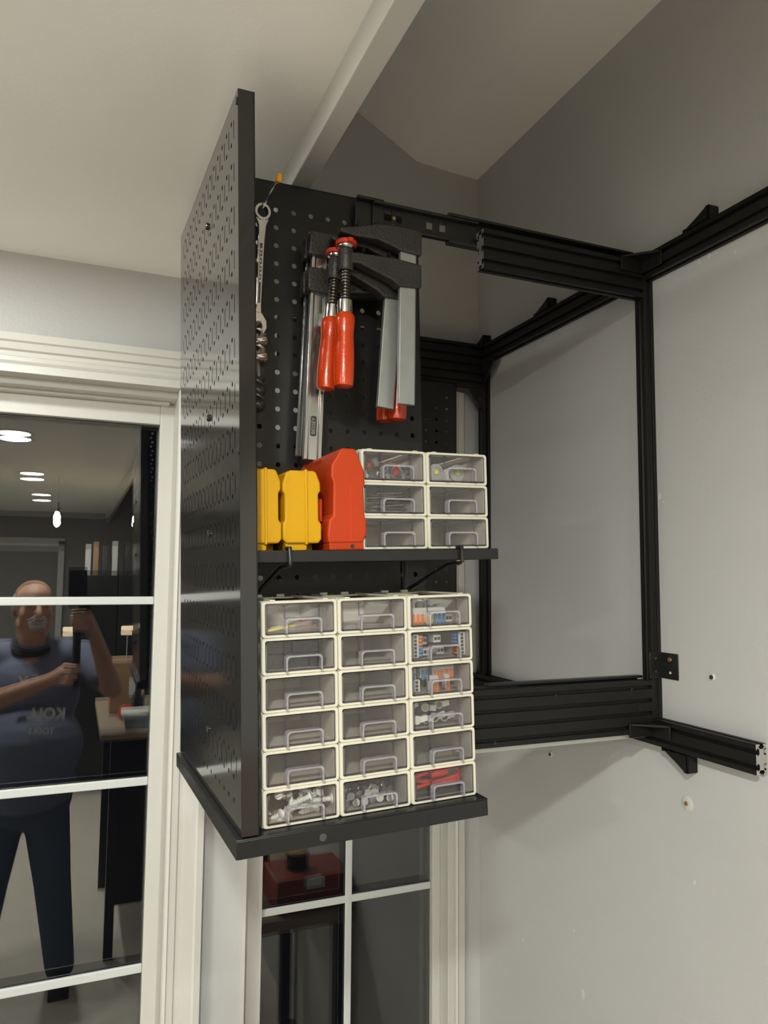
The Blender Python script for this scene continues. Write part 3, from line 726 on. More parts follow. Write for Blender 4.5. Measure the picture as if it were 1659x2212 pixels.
b = lowpos(2, 2); g3 = 'lever connectors in the right column, third drawer of the lower stack'
stand('bb', 'connector with two blue levers at top of right column third drawer', g3, b, .026, .020, .014)
stand('ooooo', 'connector with five orange levers at top right of right column third drawer', g3, b, .042, .018, .013)
stand('oo', 'connector with two orange levers at front of right column third drawer', g3, b, .032, .006, .001)
stand('o', 'connector with one orange lever at front right of right column third drawer', g3, b, .054, .008, .001)
portblock(3, None, 'pale grey block at front left of right column third drawer', g3, b, .008, .006, .001, True)
stand('b', 'connector with one blue lever at left of right column third drawer', g3, b, .016, .024, .010)
# white clips
b = lowpos(3, 2); g4 = 'white clips in the right column, fourth drawer of the lower stack'
spots = [(.008, .006, .002, 'two-loop clip at left front'), (.022, .012, .001, 'clip at front centre left'), (.034, .008, .002, 'clip at front centre'), (.048, .010, .001, 'clip at front centre right'), (.012, .030, .012, 'clip at upper left behind'), (.030, .030, .012, 'clip at upper centre behind'), (.050, .028, .013, 'clip at upper right behind')]
cl0 = None
for i, (x, y, z, n) in enumerate(spots):
    if cl0 is None:
        cl0 = empty('cable_clip', '', 'clip'); m = MB(); m.lathe([(.004, -.003), (.0052, -.003), (.0052, .003), (.004, .003), (.004, -.003)], 14, (.005, .003, .006), (0, 1, 0)); m.build('loop', 'plug', cl0)
        m = MB(); m.box(.009, .019, 0, .006, .002, .009); m.build('foot', 'white', cl0, bevel=.0008); o = cl0
    else: o = dup(cl0)
    props(o, f'white plastic {n} of right column fourth drawer, lower stack', 'clip', g4); put(o, b, x, y, z, (0, random.uniform(-.3, .3), random.uniform(-.3, .3)))
b = lowpos(4, 2)
m = MB(); m.ell((0, 0, .006), .006, .006, .006); o = solo(m, 'clear_bumper', 'clearbit', 'small clear bumper at right of right column fifth drawer, lower stack', 'bumper'); put(o, b, .068, .010)
# film bag with sticks
b = lowpos(0, 0)
m = MB()
P = [(.006, .004, .004), (.030, .004, .012), (.060, .006, .024), (.078, .010, .026)]
Q = [(.006, .045, .012), (.030, .040, .022), (.060, .040, .028), (.078, .040, .027)]
for (a, c), (d, e) in zip(zip(P, Q), zip(P[1:], Q[1:])): m.quad(a, d, e, c)
for (a, d) in zip(P, P[1:]): m.quad((a[0], a[1], .001), (d[0], d[1], .001), d, a)
o = solo(m, 'film_bag', 'bag', 'clear film bag folded in left column top drawer of lower stack', 'bag', smooth=60); put(o, b, 0, 0)
for i, (x0, x1, z0, z1, mm, n) in enumerate(((.008, .040, .001, .006, 'lev_y', 'yellow strip lying lowest at left'), (.012, .046, .003, .008, 'paper', 'white strip lying over yellow strip'), (.036, .060, .007, .011, 'orangepl', 'orange strip at centre'), (.044, .068, .001, .003, 'lev_o', 'amber strip at right'))):
    m = MB(); m.prism([(x0, z0), (x1, z1), (x1, z1+.003), (x0, z0+.0025)], 'xz', .003+.004*i, .008+.004*i); o = solo(m, 'plastic_strip', mm, n+' of left column top drawer, lower stack', 'strip', bevel=.0006, group='coloured strips in the film bag'); put(o, b, 0, 0)
# black parts
b = lowpos(1, 0)
for i, (x, y, z, L) in enumerate(((.008, .008, .0, .020), (.030, .012, .0, .026), (.058, .010, .0, .018), (.012, .030, .010, .030), (.044, .030, .012, .030), (.010, .016, .016, .018))):
    m = MB(); m.box(0, L, 0, .016, 0, .015); m.cyl((L/2, -.001, .0075), (L/2, 0, .0075), .004, n=12)
    o = solo(m, 'black_part', 'black', 'black plastic part piled in left column second drawer, lower stack', 'part', bevel=.0015, group='black parts in the left column second drawer'); put(o, b, x, y, z)
# white wall plugs
b = lowpos(5, 0); w0 = None
for i in range(22):
    if w0 is None:
        w0 = empty('wall_plug', '', 'wall plug')
        m = MB(); m.lathe([(.0010, 0), (.0022, .003)]+sum([[(.0034, .005+.003*k), (.0024, .0075+.003*k)] for k in range(5)], [])+[(.0030, .021), (.0030, .024)], 10, (0, 0, 0), (1, 0, 0)); m.build('ribbed_body', 'plug', w0)
        m = MB(); m.lathe([(.0030, .024), (.0056, .0245), (.0052, .0262), (.001, .0275)], 12, (0, 0, 0), (1, 0, 0)); m.build('flange', 'white', w0); o = w0
    else: o = dup(w0)
    props(o, 'white ribbed wall plug jumbled in left column bottom drawer, lower stack', 'wall plug', 'white wall plugs in the left bottom drawer')
    ly = i//8
    put(o, b, random.uniform(.012, .068), .009+.008*(i % 3)+ly*.003, .004+.007*ly+random.uniform(0, .003), (0, random.uniform(-.7, .7), random.choice((0, PI))+random.uniform(-.9, .9)))
# silver pins
b = lowpos(5, 1); s0 = None
for i in range(20):
    if s0 is None:
        s0 = empty('steel_pin', '', 'pin')
        m = MB(); m.lathe([(.0042, 0), (.0042, .001), (.0036, .0014), (.0036, .030), (.003, .031)], 14, (0, 0, 0), (0, 1, 0)); m.build('shank', 'zinc', s0); o = s0
        m = MB(); m.lathe([(.0046, -.0008), (.0046, .0006)], 14, (0, 0, 0), (0, 1, 0)); m.build('head', 'zinc', s0)
    else: o = dup(s0)
    props(o, 'silver steel pin jumbled in middle column bottom drawer, lower stack', 'pin', 'silver pins in the middle bottom drawer')
    if i < 12: put(o, b, .011+.0105*(i % 6)+(.004 if i >= 6 else 0), .006+random.uniform(0, .006), .0055+.0085*(i//6), (random.uniform(-.2, .2), 0, random.uniform(-.4, .4)))
    else: put(o, b, .010+.0075*(i-12), .020, .018+.003*(i % 2), (random.uniform(.9, 1.2)*-1, 0, random.uniform(.5, .9)))
# red cable
b = lowpos(5, 2); t = empty('red_cable', 'coiled red cable with red plug in right column bottom drawer of lower stack', 'cable')
pts = [(.042+.032*math.cos(a)*(1-.04*k), .014+.006*math.sin(2*a)+.002*k, .020+.008*math.sin(a)+.001*k) for k in range(2) for a in [PI/8*j for j in range(16)]]
m = MB(); m.tube(pts+[(.012, .012, .010), (.010, .009, .004), (.016, .008, .003)], .0021, 8); m.build('cord', 'red', t)
m = MB(); m.lathe([(.004, 0), (.005, .003), (.005, .020), (.003, .024)], 12, (.028, .008, .0245), (1, 0, .05)); m.build('plug', 'red', t); put(t, b, 0, 0)
m = MB(); m.box(.006, .074, .004, .06, 0, .008); o = solo(m, 'black_pouch', 'black', 'black pouch under the red cable, right column bottom drawer', 'pouch', bevel=.003); put(o, b, 0, 0)
# dark liner of bits under the plugs and pins
# upper stack contents
b = uppos(0, 0); c0 = None
for i in range(18):
    if c0 is None:
        c0 = empty('plastic_cup', '', 'cap'); m = MB(); m.lathe([(.0045, 0), (.0045, .009), (.0036, .009), (.0036, .001)], 10); m.build('cup', 'clearbit', c0); o = c0
    else: o = dup(c0)
    props(o, 'small clear cup heaped in the left top drawer on the shelf', 'cup', 'clear caps in the left top shelf drawer')
    put(o, b, .014+.0085*(i % 7)+random.uniform(0, .003), .006+.007*(i % 3), .001+.0075*(i//7), (random.uniform(-1, 1), random.uniform(-1, 1), 0))
for i, (x, y, z) in enumerate(((.024, .024, .014), (.048, .012, .008), (.054, .026, .015), (.038, .030, .016))):
    m = MB(); m.lathe([(.005, 0), (.005, .007), (.003, .009)], 10); o = solo(m, 'plastic_cup', 'redcl', 'red cup among the clear cups, left top drawer on the shelf', 'cup', group='red caps in the left top shelf drawer'); put(o, b, x, y, z, (random.uniform(-1, 1), random.uniform(-1, 1), 0))
b = uppos(1, 0)
for i in range(11):
    m = MB(); L = random.uniform(.03, .045); m.prism([(-L/2, -.008), (L/2, -.010), (L/2+.005, 0), (L/2, .010), (-L/2, .008)], 'xy', 0, .0011)
    o = solo(m, 'metal_plate', 'darkgrey', 'thin dark metal plate stacked in left middle drawer on the shelf', 'plate', group='metal plates in the left middle shelf drawer'); put(o, b, .036+random.uniform(-.006, .008), .018+random.uniform(-.003, .004), .0005+.0022*i, (random.uniform(-.10, .10), random.uniform(-.10, .10), random.uniform(-.35, .35)))
b = uppos(0, 1)
for x, n in ((.0165, 'left'), (.047, 'right')):
    t = empty('spot_lamp', f'round clear spot lamp, {n} of two in the right top shelf drawer', 'lamp', 'spot lamps in the right top shelf drawer')
    m = MB(); m.lathe([(.0105, 0), (.0105, .002), (.0085, .006), (.005, .016), (.003, .022)], 20, (0, 0, .0105), (0, 1, 0)); m.build('reflector', 'plug', t)
    m = MB(); m.lathe([(.0100, -.0006), (.0100, 0)], 20, (0, 0, .0105), (0, 1, 0)); m.build('lens', 'clearbit', t)
    m = MB(); m.lathe([(.0035, -.0012), (.0030, -.0020)], 10, (0, 0, .0105), (0, 1, 0)); m.build('centre', 'lev_y', t)
    put(t, b, x, .006)

# ------------------------------------------------------------------ yellow and orange tool cases on the shelf
def case(name, lab, group, x0, w, h, colr, y0, depth, foot, round_top=False):
    t = thing(name, lab, 'tool case', tw(x0, y0, -.5155), TR, group)
    f_ = .008
    def prof(e=0):
        if not round_top:
            return [(.004-e, f_-e), (w-.004+e, f_-e), (w+e, f_+.005), (w+e, .031), (w-.0035+e, .0345), (w-.0035+e, h-.027), (w-.0005+e, h-.0235), (w-.001+e, h-.014), (w-.006+e, h-.001+e), (w-.010, h+e), (.010, h+e), (.0045-e, h-.002+e), (-e, h-.016), (-e, h-.0245), (.0025-e, h-.028), (.0025-e, .0345), (-e, .031), (-e, f_+.005)]
        return [(.006-e, f_-e), (w-.006+e, f_-e), (w+e, f_+.010), (w+e, .036), (w-.002+e, .040), (w-.003+e, h-.046), (w-.001+e, h-.041), (w-.002+e, h-.026), (w-.013+e, h+e), (.024, h+e), (.011-e, h-.020), (.010-e, h-.034), (.013-e, h-.041), (.012-e, .040), (.007-e, .036), (.005-e, f_+.012)]
    m = MB(); m.prism(prof(), 'xz', 0, depth)
    body = m.build('body', colr, t, bevel=.0022, seg=3)
    m = MB(); sx = w*.60
    if not round_top:
        m.prism([(sx-.0016, f_-.0012), (sx+.0016, f_-.0012), (sx+.0016, .033), (sx+.0016, h+.0012), (sx-.0016, h+.0012)], 'xz', -.0014, depth*.98)
        m.build('seam_rib', colr, t, bevel=.0008)
        m = MB(); m.prism([(w*.12, 0), (w*.62, 0), (w*.68, f_+.003), (w*.06, f_+.003)], 'xz', .004, depth*.5); m.build('foot', colr, t, bevel=.001)
        m = MB(); m.prism([(w*.70, 0), (w*.96, 0), (w*.96, f_+.002), (w*.70, f_+.002)], 'xz', .03, depth*.5); m.build('foot', colr, t, bevel=.001)
    else:
        m.box(w*.62, w*.62+.0007, -.0004, depth*.9, f_+.004, h-.042); m.build('seam_line', 'redcl', t)
        m = MB(); m.prism([(w*.13, 0), (w*.93, 0), (w*.93, f_+.004), (w*.13, f_+.004)], 'xz', .001, depth*.6); ft = m.build('foot', colr, t, bevel=.0012)
        m = MB(); m.lathe([(.0024, 0), (.0024, .0008)], 12, (w*.66, .0008, .0045), (0, -1, 0)); m.build('peg_hole', 'hole', ft)
        m = MB(); m.prism([(.018, h-.020), (w*.30, h-.006), (w*.30, h-.030), (.018, h-.034)], 'xz', depth*.35, depth*.75); m.build('carry_handle', colr, t, bevel=.002)
        m = MB(); m.box(-.0015, .006, .020, .060, .034, .062); m.build('side_latch', colr, t, bevel=.0012)
        m = MB(); m.box(-.0025, -.0015, .024, .034, .032, .044); m.build('latch_label', 'paper', t)
        m = MB(); m.box(-.0027, -.0025, .027, .031, .035, .039); m.build('label_mark', 'redcl', t)
    return t
case('tool_case', 'yellow plastic tool case beside the front panel, half hidden', 'yellow tool cases on the shelf', .0085, .0465, .093, 'case_y', .030, .12, True)
case('tool_case', 'yellow plastic tool case standing next to the orange case', 'yellow tool cases on the shelf', .0562, .0465, .0925, 'case_y', .030, .12, True)
case('tool_case', 'large orange plastic tool case standing left of the shelf drawers', None, .1036, .0540, .1205, 'case_o', .026, .145, True, True)

# ------------------------------------------------------------------ F-clamps
def clamp(lab, group, p, tilt, reach, length, flip, slide, bright, brand=False, thr=.055):
    rz = PI if flip else 0
    t = thing('bar_clamp', lab, 'clamp', (0, 0, 0), (0, 0, 0), group)
    t.matrix_world = Matrix.Translation(Vector((tw(*p).x, tw(*p).y, tw(*p).z+H))) @ (TM @ Euler((0, tilt, 0)).to_matrix() @ Euler((0, 0, rz)).to_matrix()).to_4x4()
    bm_ = 'zinc' if bright else 'bargrey'; w2, t2 = .0122, .0036
    m = MB(); m.prism([(-w2, -t2), (-w2*.62, -t2), (-w2*.5, -t2*.45), (w2*.5, -t2*.45), (w2*.62, -t2), (w2, -t2), (w2, t2), (w2*.62, t2), (w2*.5, t2*.45), (-w2*.5, t2*.45), (-w2*.62, t2), (-w2, t2)], 'xy', -length, -.004) if bright else m.prism([(-w2, -t2*.5), (-w2*.8, -t2), (w2, -t2), (w2, t2), (-w2*.8, t2), (-w2, t2*.5)], 'xy', -length, -.004)
    bar_ = m.build('bar', bm_, t, bevel=.0006)
    s = -1 if not flip else 1
    if brand:
        m = MB(); m.prism([(x*.0042*(1), z-length+.045) for x, z in ((-1, -.012), (-.5, -.0135), (.5, -.0135), (1, -.012), (1, .012), (.5, .0135), (-.5, .0135), (-1, .012))], 'xz', -t2*.45-.0002, -t2*.45); m.build('maker_plate', 'ink', t)
        text_mesh('BESSEY', .0072, 'maker_name', 'bargrey', t, Matrix.Translation((0, -t2*.45-.0005, -length+.045)) @ Matrix.Rotation(-PI/2, 4, 'Y') @ Matrix.Rotation(PI/2, 4, 'X'), .0001)
    # fixed jaw at the top
    m = MB(); a = .0086
    m.prism([(-.0175, .012), (-.0145, .0155), (.018, .0165), (.045, .0135), (reach-.012, .004), (reach+.010, -.002), (reach+.011, -.008), (reach-.006, -.010), (reach*.55, -.008), (.024, -.013), (.0165, -.016), (-.0175, -.018)], 'xz', -a, a)
    fj = m.build('fixed_jaw', 'iron', t, bevel=.0022)
    m = MB(); m.prism([(.022, .010), (.045, .0085), (reach-.016, .0015), (reach-.010, -.003), (reach*.55, -.0035), (.022, -.0065)], 'xz', -a-.0008, -a+.001); m.build('jaw_web', 'iron', fj, bevel=.0006)
    for q in (.040, .052): m = MB(); m.box(q-.0012, q+.0012, -a-.0012, -a, -.001, .004); m.build('size_mark', 'iron', fj)
    # sliding jaw
    z = -slide
    m = MB(); m.prism([(-.0175, z+.012), (.022, z+.0145), (reach-.014, z+.012), (reach+.004, z+.010), (reach+.004, z-.004), (reach-.016, z-.002), (.026, z-.016), (.016, z-.0225), (-.0175, z-.020)], 'xz', -a, a)
    sj = m.build('sliding_jaw', 'iron', t, bevel=.0022)
    m = MB(); m.prism([(.024, z+.010), (reach-.018, z+.0085), (reach-.015, z+.004), (.028, z-.010), (.024, z-.010)], 'xz', -a-.0008, -a+.001); m.build('jaw_web', 'iron', sj, bevel=.0006)
    m = MB(); m.lathe([(.0095, z+.015), (.0098, z+.010), (.0098, z-.010), (.0085, z-.013)], 18, (reach, 0, 0)); m.build('spindle_nut', 'iron', sj)
    # spindle with thread
    zt0, zb0 = z+.016, z-.013-thr
    prof = [(.0040, zt0+.004), (.0048, zt0)]; q = zt0-.001
    while q > zb0: prof += [(.0064, q), (.0064, q-.0014), (.0045, q-.0026), (.0045, q-.0036)]; q -= .0042
    m = MB(); m.lathe(prof, 14, (reach, 0, 0)); m.build('spindle', 'thread', t)
    m = MB(); m.lathe([(.006, zt0-.002), (.0110, zt0+.002), (.0115, zt0+.006), (.010, zt0+.007)], 20, (reach, 0, 0)); pd = m.build('swivel_pad', 'zinc', t)
    m = MB(); m.lathe([(.0124, zt0+.004), (.0140, zt0+.0045), (.0140, zt0+.0095), (.012, zt0+.011), (.004, zt0+.011)], 24, (reach, 0, 0)); m.box(reach-.003, reach+.003, .0118, .017, zt0+.0045, zt0+.0095); m.build('pad_cap', 'orangepl', pd)
    # handle
    zf = zb0
    m = MB(); m.lathe([(.0075, zf+.002), (.0098, zf), (.0100, zf-.018), (.0098, zf-.020)], 18, (reach, 0, 0)); fe = m.build('ferrule', 'chrome', t)
    m = MB(); m.lathe([(.0022, 0), (.0022, .001), (.001, .0014)], 8, (reach+.003, -.0096, zf-.008), (.25, -1, 0)); m.build('rivet', 'zinc', fe)
    hz = zf-.017; m = MB(); m.lathe([(.0095, hz+.001), (.0126, hz-.003), (.0132, hz-.010), (.0122, hz-.022), (.0118, hz-.028), (.0128, hz-.045), (.0132, hz-.065), (.0128, hz-.088), (.0120, hz-.0945), (.006, hz-.097)], 22, (reach, 0, 0)); m.build('handle', 'orangewood', t)
    return t
ga = 'orange-handled bar clamps on the cabinet'
clamp('bar clamp with grey bar at right, nearest the viewer, orange handle in front', ga, (.2490, .084, -.1015), .035, .0885, .222, True, .0430, False, False, .040)
clamp('bar clamp with grey bar leaning left, orange handle second from front', ga, (.2420, .1080, -.1075), .095, .0850, .218, True, .0460, False, False, .036)
clamp('bar clamp with bright steel bar at left, maker oval on its bar', ga, (.1415, .1320, -.1035), .055, .1210, .292, False, .0470, True, True, .052)
clamp('bar clamp hung rearmost, its steel bar just left of the bright one', ga, (.1420, .1540, -.1015), .066, .1150, .287, False, .0470, True, False, .052)

# hooks that carry them, and the wrench hook
def hook(lab, x, z, L, tip, up=.010):
    t = thing('pegboard_hook', lab, 'hook', tw(x, .180, z), TR)
    m = MB(); m.tube([(0, .004, .006), (0, .002, 0), (0, -.004, 0), (0, -L*.8, 0), (0, -L*.93, up*.25), (0, -L, up)], .0024, 8); m.build('prong', 'zinc' if tip else 'slide', t)
    m = MB(); m.box(-.006, .006, -.0015, 0, -.012, .012); m.build('back_plate', 'slide', t, bevel=.0005)
    if tip: m = MB(); m.tube([(0, -L*.90, up*.18), (0, -L, up), (0, -L-.003, up+.006)], [.0035, .0040, .0034], 10); m.build('vinyl_tip', 'tipy', t)
hook('steel pegboard hook with yellow tip holding the wrench', .0705, -.0470, .098, True, -.003)
hook('plain black hook under the left ends of the clamp jaws', .185, -.129, .095, False)
hook('plain black hook under the right ends of the clamp jaws', .222, -.129, .095, False)

# ------------------------------------------------------------------ wrench and auger bits beside the front panel
t = thing('wrench', 'chrome ring and open end wrench hanging from the yellow tipped hook', 'wrench', tw(.0690, .158, -.0500), (0, TR[1]+.045, TR[2]))
t.scale = (.97, 1, 1.05)
def ringmesh(mb, c, ro, ri, h, n=24, sx=1, sz=1):
    A = []
    for r, y in ((ri, -h), (ro*.93, -h), (ro, -h*.5), (ro, h*.5), (ro*.93, h), (ri, h)):
        A.append([mb.v(c[0]+sx*r*math.cos(2*PI*i/n), c[1]+y, c[2]+sz*r*math.sin(2*PI*i/n)) for i in range(n)])
    for a, b_ in zip(A, A[1:]): mb.bridge(a, b_)
    mb.bridge(A[-1], A[0])
m = MB(); ringmesh(m, (0, 0, -.0085), .0118, .0078, .0045); m.build('ring_end', 'chrome', t, smooth=40)
m = MB(); m.prism([(-.0095, -.016), (-.0055, -.026), (-.0045, -.045), (-.0040, -.130), (-.006, -.142), (.004, -.142), (.0036, -.130), (.0048, -.045), (.0062, -.026), (.0098, -.016)], 'xz', -.0028, .0028); sh = m.build('shank', 'chrome', t, bevel=.0012)
m = MB(); m.prism([(-.0020, -.050), (.0016, -.050), (.0012, -.128), (-.0016, -.128)], 'xz', -.0032, -.0026); m.build('recess', 'darkgrey', sh)
m = MB()
for k in range(9): m.box(-.0013, .0010-.0006*(k % 2), -.0036, -.0031, -.060-.0052*k, -.0568-.0052*k)
m.build('stamped_mark', 'chrome', sh)
m = MB(); pts = [(-.006, -.140), (.004, -.140), (.0115, -.150), (.0120, -.160), (.0075, -.168), (.0030, -.166), (.0050, -.158), (.0025, -.152), (-.0035, -.152), (-.0065, -.158), (-.0050, -.166), (-.010, -.166), (-.0135, -.158), (-.0125, -.150)]
m.prism(pts, 'xz', -.0035, .0035); m.build('open_end', 'chrome', t, bevel=.001)
def auger(lab, x, z, L, r, dark):
    t = thing('auger_bit', lab, 'drill bit', tw(x, .166, z), TR, 'twisted auger bits behind the front panel edge')
    m = MB(); n = 40; w = []
    for i in range(n+1):
        a = 1.25*2*PI*i/n; zz = -L*i/n; rr = r*(1 if i < n-4 else (n-i)/4+.05)
        w.append([m.v(rr*math.cos(a+q), rr*math.sin(a+q), zz) for q in (0, .5, 1.2, PI-.9, PI, PI+.5, PI+1.2, -.9)])
        for k in (2, 3, 6, 7): w[-1][k].co.x *= .45; w[-1][k].co.y *= .45
    for a, b_ in zip(w, w[1:]): m.bridge(a, b_)
    m._f(w[0][::-1]); m._f(w[-1]); m.build('twist', 'darkgrey' if dark else 'chrome', t, smooth=50)
    m = MB(); m.cyl((0, 0, -.001), (0, 0, .018), .0042, n=6); m.build('shank', 'chrome', t)
    m = MB(); m.box(-.010, .010, .006, .0125, .004, .016); m.build('clip', 'black', t)
auger('bright twisted auger bit just below the wrench', .0640, -.212, .055, .0125, False)
auger('grey twisted auger bit below the bright one', .0620, -.282, .048, .0120, True)
# ------------------------------------------------------------------ the man taking the picture (seen in the door glass)
def remesh(o, vox, smooth=4):
    r = o.modifiers.new('remesh', 'REMESH'); r.mode = 'VOXEL'; r.voxel_size = vox; r.use_smooth_shade = True
    if smooth: s = o.modifiers.new('smooth', 'SMOOTH'); s.factor = .5; s.iterations = smooth
MAN = thing('person', 'bald man with grey moustache in blue shirt and jeans, raising a phone', 'person', (-.165, -.40, ZF))
mz = -ZF                                   # lens-relative height -> height above the floor
def q(x, y, z): return (x+.165, y+.40, z+mz)
hc = Vector(q(-.163, -.395, -.150))
yaw = Matrix.Rotation(-.25, 3, 'Z')        # head turned a little towards +x
def hp_(x, y, z): v = yaw @ Vector((x, y, z)); return (hc.x+v.x, hc.y+v.y, hc.z+v.z)
b = MB()
def el(c, rx, ry, rz): b.ell(hp_(*c), rx, ry, rz)
el((0, -.012, .040), .076, .092, .072); el((0, .010, -.010), .068, .080, .095); el((0, .030, -.062), .056, .056, .052); el((0, .045, -.080), .036, .034, .030)
for s in (-1, 1):
    el((s*.042, .044, -.026), .026, .028, .032); el((s*.078, -.012, -.010), .011, .020, .032); el((s*.030, .074, .028), .026, .014, .010)
    el((s*.045, .020, -.070), .030, .038, .030)
b.cap(hp_(0, .085, .020), hp_(0, .107, -.022), .009, .014); el((.011, .094, -.026), .009, .010, .008); el((-.011, .094, -.026), .009, .010, .008)
el((0, .080, -.052), .026, .012, .007); el((0, .078, -.062), .022, .012, .007)
b.cap(hp_(0, -.02, -.06), q(-.165, -.425, -.32), .062, .070); b.cap(hp_(0, .02, -.090), q(-.165, -.39, -.29), .050, .055)
# arms
SR, ER, WR = q(.045, -.43, -.375), q(.165, -.30, -.50), q(.085, -.115, -.265)
SL, EL, WL = q(-.375, -.43, -.385), q(-.37, -.19, -.545), q(-.075, -.115, -.430)
for S, E_, W_2 in ((SR, ER, WR), (SL, EL, WL)): b.cap(S, E_, .055, .045); b.cap(E_, W_2, .046, .027)
# trunk inside the clothes
b.cap(q(-.165, -.43, -.45), q(-.165, -.41, -.75), .14, .15); b.cap(q(-.245, -.415, -.98), q(-.29, -.405, -1.32), .075, .06); b.cap(q(-.29, -.405, -1.32), q(-.335, -.42, -1.66), .06, .04); b.cap(q(-.085, -.415, -.98), q(-.0425, -.405, -1.32), .075, .06); b.cap(q(-.0425, -.405, -1.32), q(0, -.42, -1.66), .06, .04); b.cap(q(-.16, -.42, -.70), q(-.16, -.42, -.98), .13, .12)
# hands
HR = Vector(q(.048, -.068, -.190)); HL = Vector(q(.000, -.085, -.405))
def hand(W, P, grip, up, side, th):
    """palm from wrist W to P, four fingers wrapping round the handle axis at grip, unequal lengths"""
    W = Vector(W); P = Vector(P); b.cap(W, P, .027, .030); b.cap(W+(P-W)*.5+up*.014, P+up*.026, .020, .017); b.cap(W+(P-W)*.5-up*.014, P-up*.026, .020, .016)
    f = (grip-P).normalized(); 
    for i, (o, L) in enumerate(((.034, .92), (.0115, 1.0), (-.0115, .95), (-.033, .78))):
        k0 = P+up*o+side*.016; k1 = k0+(f*.028+side*.014)*L; k2 = k1+(f*.026-side*.006)*L; k3 = k2+(f*.006-side*.018)*L
        b.cap(k0, k1, .0102, .0092, 10); b.cap(k1, k2, .0092, .0084, 10); b.cap(k2, k3, .0084, .0074, 10)
    t0 = W+(P-W)*.55+up*.020+th*.012; t1 = t0+(f*.022+th*.016+up*.014); t2 = t1+(f*.026-side*.002+up*.006)
    b.cap(t0, t1, .013, .0105, 10); b.cap(t1, t2, .0105, .0085, 10)
gx = Vector(q(.012, -.062, -.19)); gl = Vector(q(.020, -.062, -.405))
hand(WR, HR, gx, Vector((0, 0, 1)), Vector((0, 1, 0)), Vector((0, -1, 0)))
hand(WL, HL+Vector((-.030, 0, 0)), gl, Vector((.25, 0, .97)).normalized(), Vector((0, 1, 0)), Vector((0, -1, 0)))
body = b.build('body', 'skin', MAN); remesh(body, .0042, 3)
# face and hair
b = MB()
for s in (-1, 1): b.cap(hp_(s*.016, .0865, .036), hp_(s*.048, .071, .036), .0055, .004, 8)
b.build('eyebrow', 'brow', MAN)
for s in (-1, 1):
    b = MB(); b.ell(hp_(s*.031, .074, .012), .012, .009, .0065); b.build('eye', 'brow', MAN)
b = MB()
for s in (-1, 1): b.cap(hp_(s*.004, .0945, -.042), hp_(s*.034, .080, -.056), .0115, .007, 10)
b.build('moustache', 'hair', MAN)
b = MB(); b.cap(hp_(-.018, .083, -.078), hp_(.018, .083, -.078), .014, .014, 10)
for s in (-1, 1): b.cap(hp_(s*.032, .076, -.060), hp_(s*.020, .082, -.078), .007, .010, 10)
be = b.build('beard', 'hair', MAN); remesh(be, .004, 2)
b = MB(); b.cap(hp_(-.020, .086, -.0565), hp_(.020, .086, -.0565), .0035, .0035, 8); b.build('mouth', 'lip', MAN)
b = MB()
for s in (-1, 1): b.ell(hp_(s*.069, -.028, .020), .017, .052, .036); b.ell(hp_(s*.069, .012, .004), .008, .012, .026)
b.ell(hp_(0, -.075, .005), .062, .034, .048); hr = b.build('hair', 'hair', MAN); remesh(hr, .005, 2)
# shirt
b = MB()
b.cap(q(-.30, -.43, -.375), q(-.03, -.43, -.370), .085, .085); b.ell(q(-.165, -.40, -.52), .205, .135, .19); b.ell(q(-.165, -.37, -.74), .225, .195, .20); b.ell(q(-.165, -.39, -.90), .205, .165, .14)
b.cap(q(-.165, -.43, -.30), q(-.165, -.42, -.40), .075, .11)
for S, E_ in ((SR, ER), (SL, EL)):
    S, E_ = Vector(S), Vector(E_); b.cap(S, S+(E_-S)*.62, .074, .068)
sh = b.build('shirt', 'shirt', MAN); remesh(sh, .008, 6)
b = MB(); b.tube([Vector(q(-.165, -.415, -.318))+Vector((.078*math.cos(a), .080*math.sin(a), -.030*max(0, math.sin(a)))) for a in [2*PI*i/24 for i in range(24)]], .020, 10, True); cl = b.build('collar', 'collar', MAN)
def chest_text(s, size, x, z, m, bold, parent):
    return text_mesh(s, size, 'shirt_print', m, parent, Matrix.Translation(q(x, -.40+.197-.4*0, z)) @ Matrix.Rotation(PI, 4, 'Z') @ Matrix.Rotation(PI/2, 4, 'X'), .006, bold)
for s, size, x, y, z, tilt, bold in (('KOLL', .058, -.088, -.172, -.575, .0, .0022), ('TOOLS', .030, -.105, -.160, -.640, .0, .0004), ('X', .052, -.185, -.250, -.452, 0, .002)):
    text_mesh(s, size, 'shirt_print', 'print', MAN, Matrix.Translation(q(x, y, z)) @ Matrix.Rotation(PI, 4, 'Z') @ Matrix.Rotation(PI/2-.12, 4, 'X') @ Matrix.Rotation(.06, 4, 'Z'), .008, bold)
for i, (z, m) in enumerate(((-.433, 'print'), (-.439, 'printb'), (-.445, 'printr'))):
    b = MB(); b.box(-.016, .016, -.010, .006, -.003, .003); o = b.build('neck_badge', m, MAN); o.location = q(-.145, -.288, z)
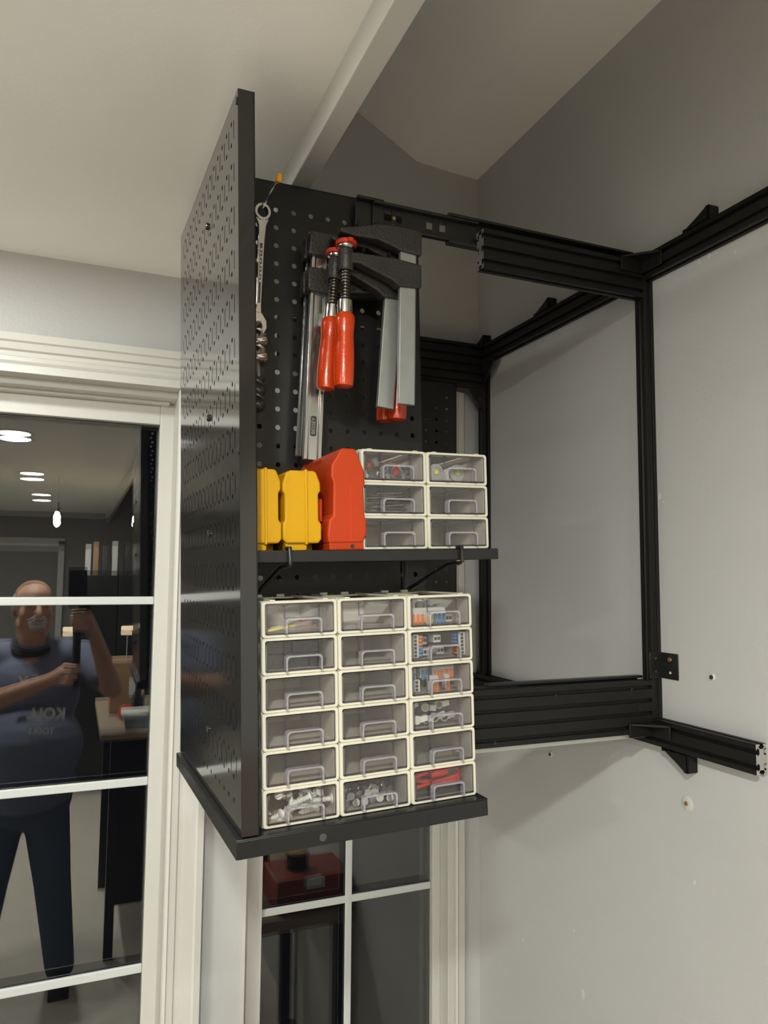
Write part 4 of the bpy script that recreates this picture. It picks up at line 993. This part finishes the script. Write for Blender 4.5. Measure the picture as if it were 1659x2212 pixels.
# jeans and shoes
b = MB()
b.ell(q(-.165, -.41, -.97), .19, .145, .12)
for kx, fx in ((-.245, -.335), (-.085, .00)):
    b.cap(q(kx, -.415, -.98), q((kx+fx)/2, -.405, -1.32), .098, .075); b.cap(q((kx+fx)/2, -.405, -1.32), q(fx, -.42, -1.68), .075, .060)
jn = b.build('jeans', 'jeans', MAN); remesh(jn, .009, 5)
for fx in (-.335, .00):
    b = MB(); b.cap(q(fx, -.45, -1.712), q(fx, -.30, -1.718), .042, .036); b.box(q(fx-.04, 0, 0)[0], q(fx+.04, 0, 0)[0], q(0, -.485, 0)[1], q(0, -.27, 0)[1], 0, .014); b.build('shoe', 'shoe', MAN)

# phone and its handle: the lens of the picture is the phone's own camera
cr = Matrix(((_r.x, _f.x, -_d.x), (_r.y, _f.y, -_d.y), (_r.z, _f.z, -_d.z)))     # right, forward, up
PH = thing('phone', 'black phone held upright on a black handle in the man\'s hands', 'phone', (0, 0, 0)); PH.rotation_euler = cr.to_euler()
b = MB(); b.box(-.026, .050, -.014, -.006, -.135, .020); b.build('body', 'black', PH, bevel=.004)
b = MB(); b.box(-.024, .048, -.0146, -.014, -.132, .017); b.build('screen', 'panel', PH)
b = MB(); b.lathe([(.007, -.006), (.007, -.0045), (.005, -.004)], 18, (.030, 0, 0), (0, 1, 0)); b.build('camera_ring', 'darkgrey', PH)
GM = thing('phone_stabiliser', 'black stabiliser grip held in both hands under the phone', 'stabiliser', (.014, -.062, -.46))
b = MB(); b.lathe([(.014, 0), (.017, .006), (.0165, .10), (.0155, .20), (.018, .235), (.017, .26)], 18); b.build('grip', 'black', GM)
b = MB(); b.tube([(0, 0, .26), (.005, -.012, .29), (.026, -.010, .315), (.030, .012, .335), (.016, .030, .345)], .010, 10); b.build('arm', 'satin', GM)
b = MB(); b.lathe([(.020, -.012), (.020, .012)], 18, (.026, -.008, .315), (0, 1, 0)); b.build('motor', 'black', GM)
b = MB(); b.box(-.030, .060, .022, .052, .328, .344); b.build('clamp_jaw', 'black', GM, bevel=.003)
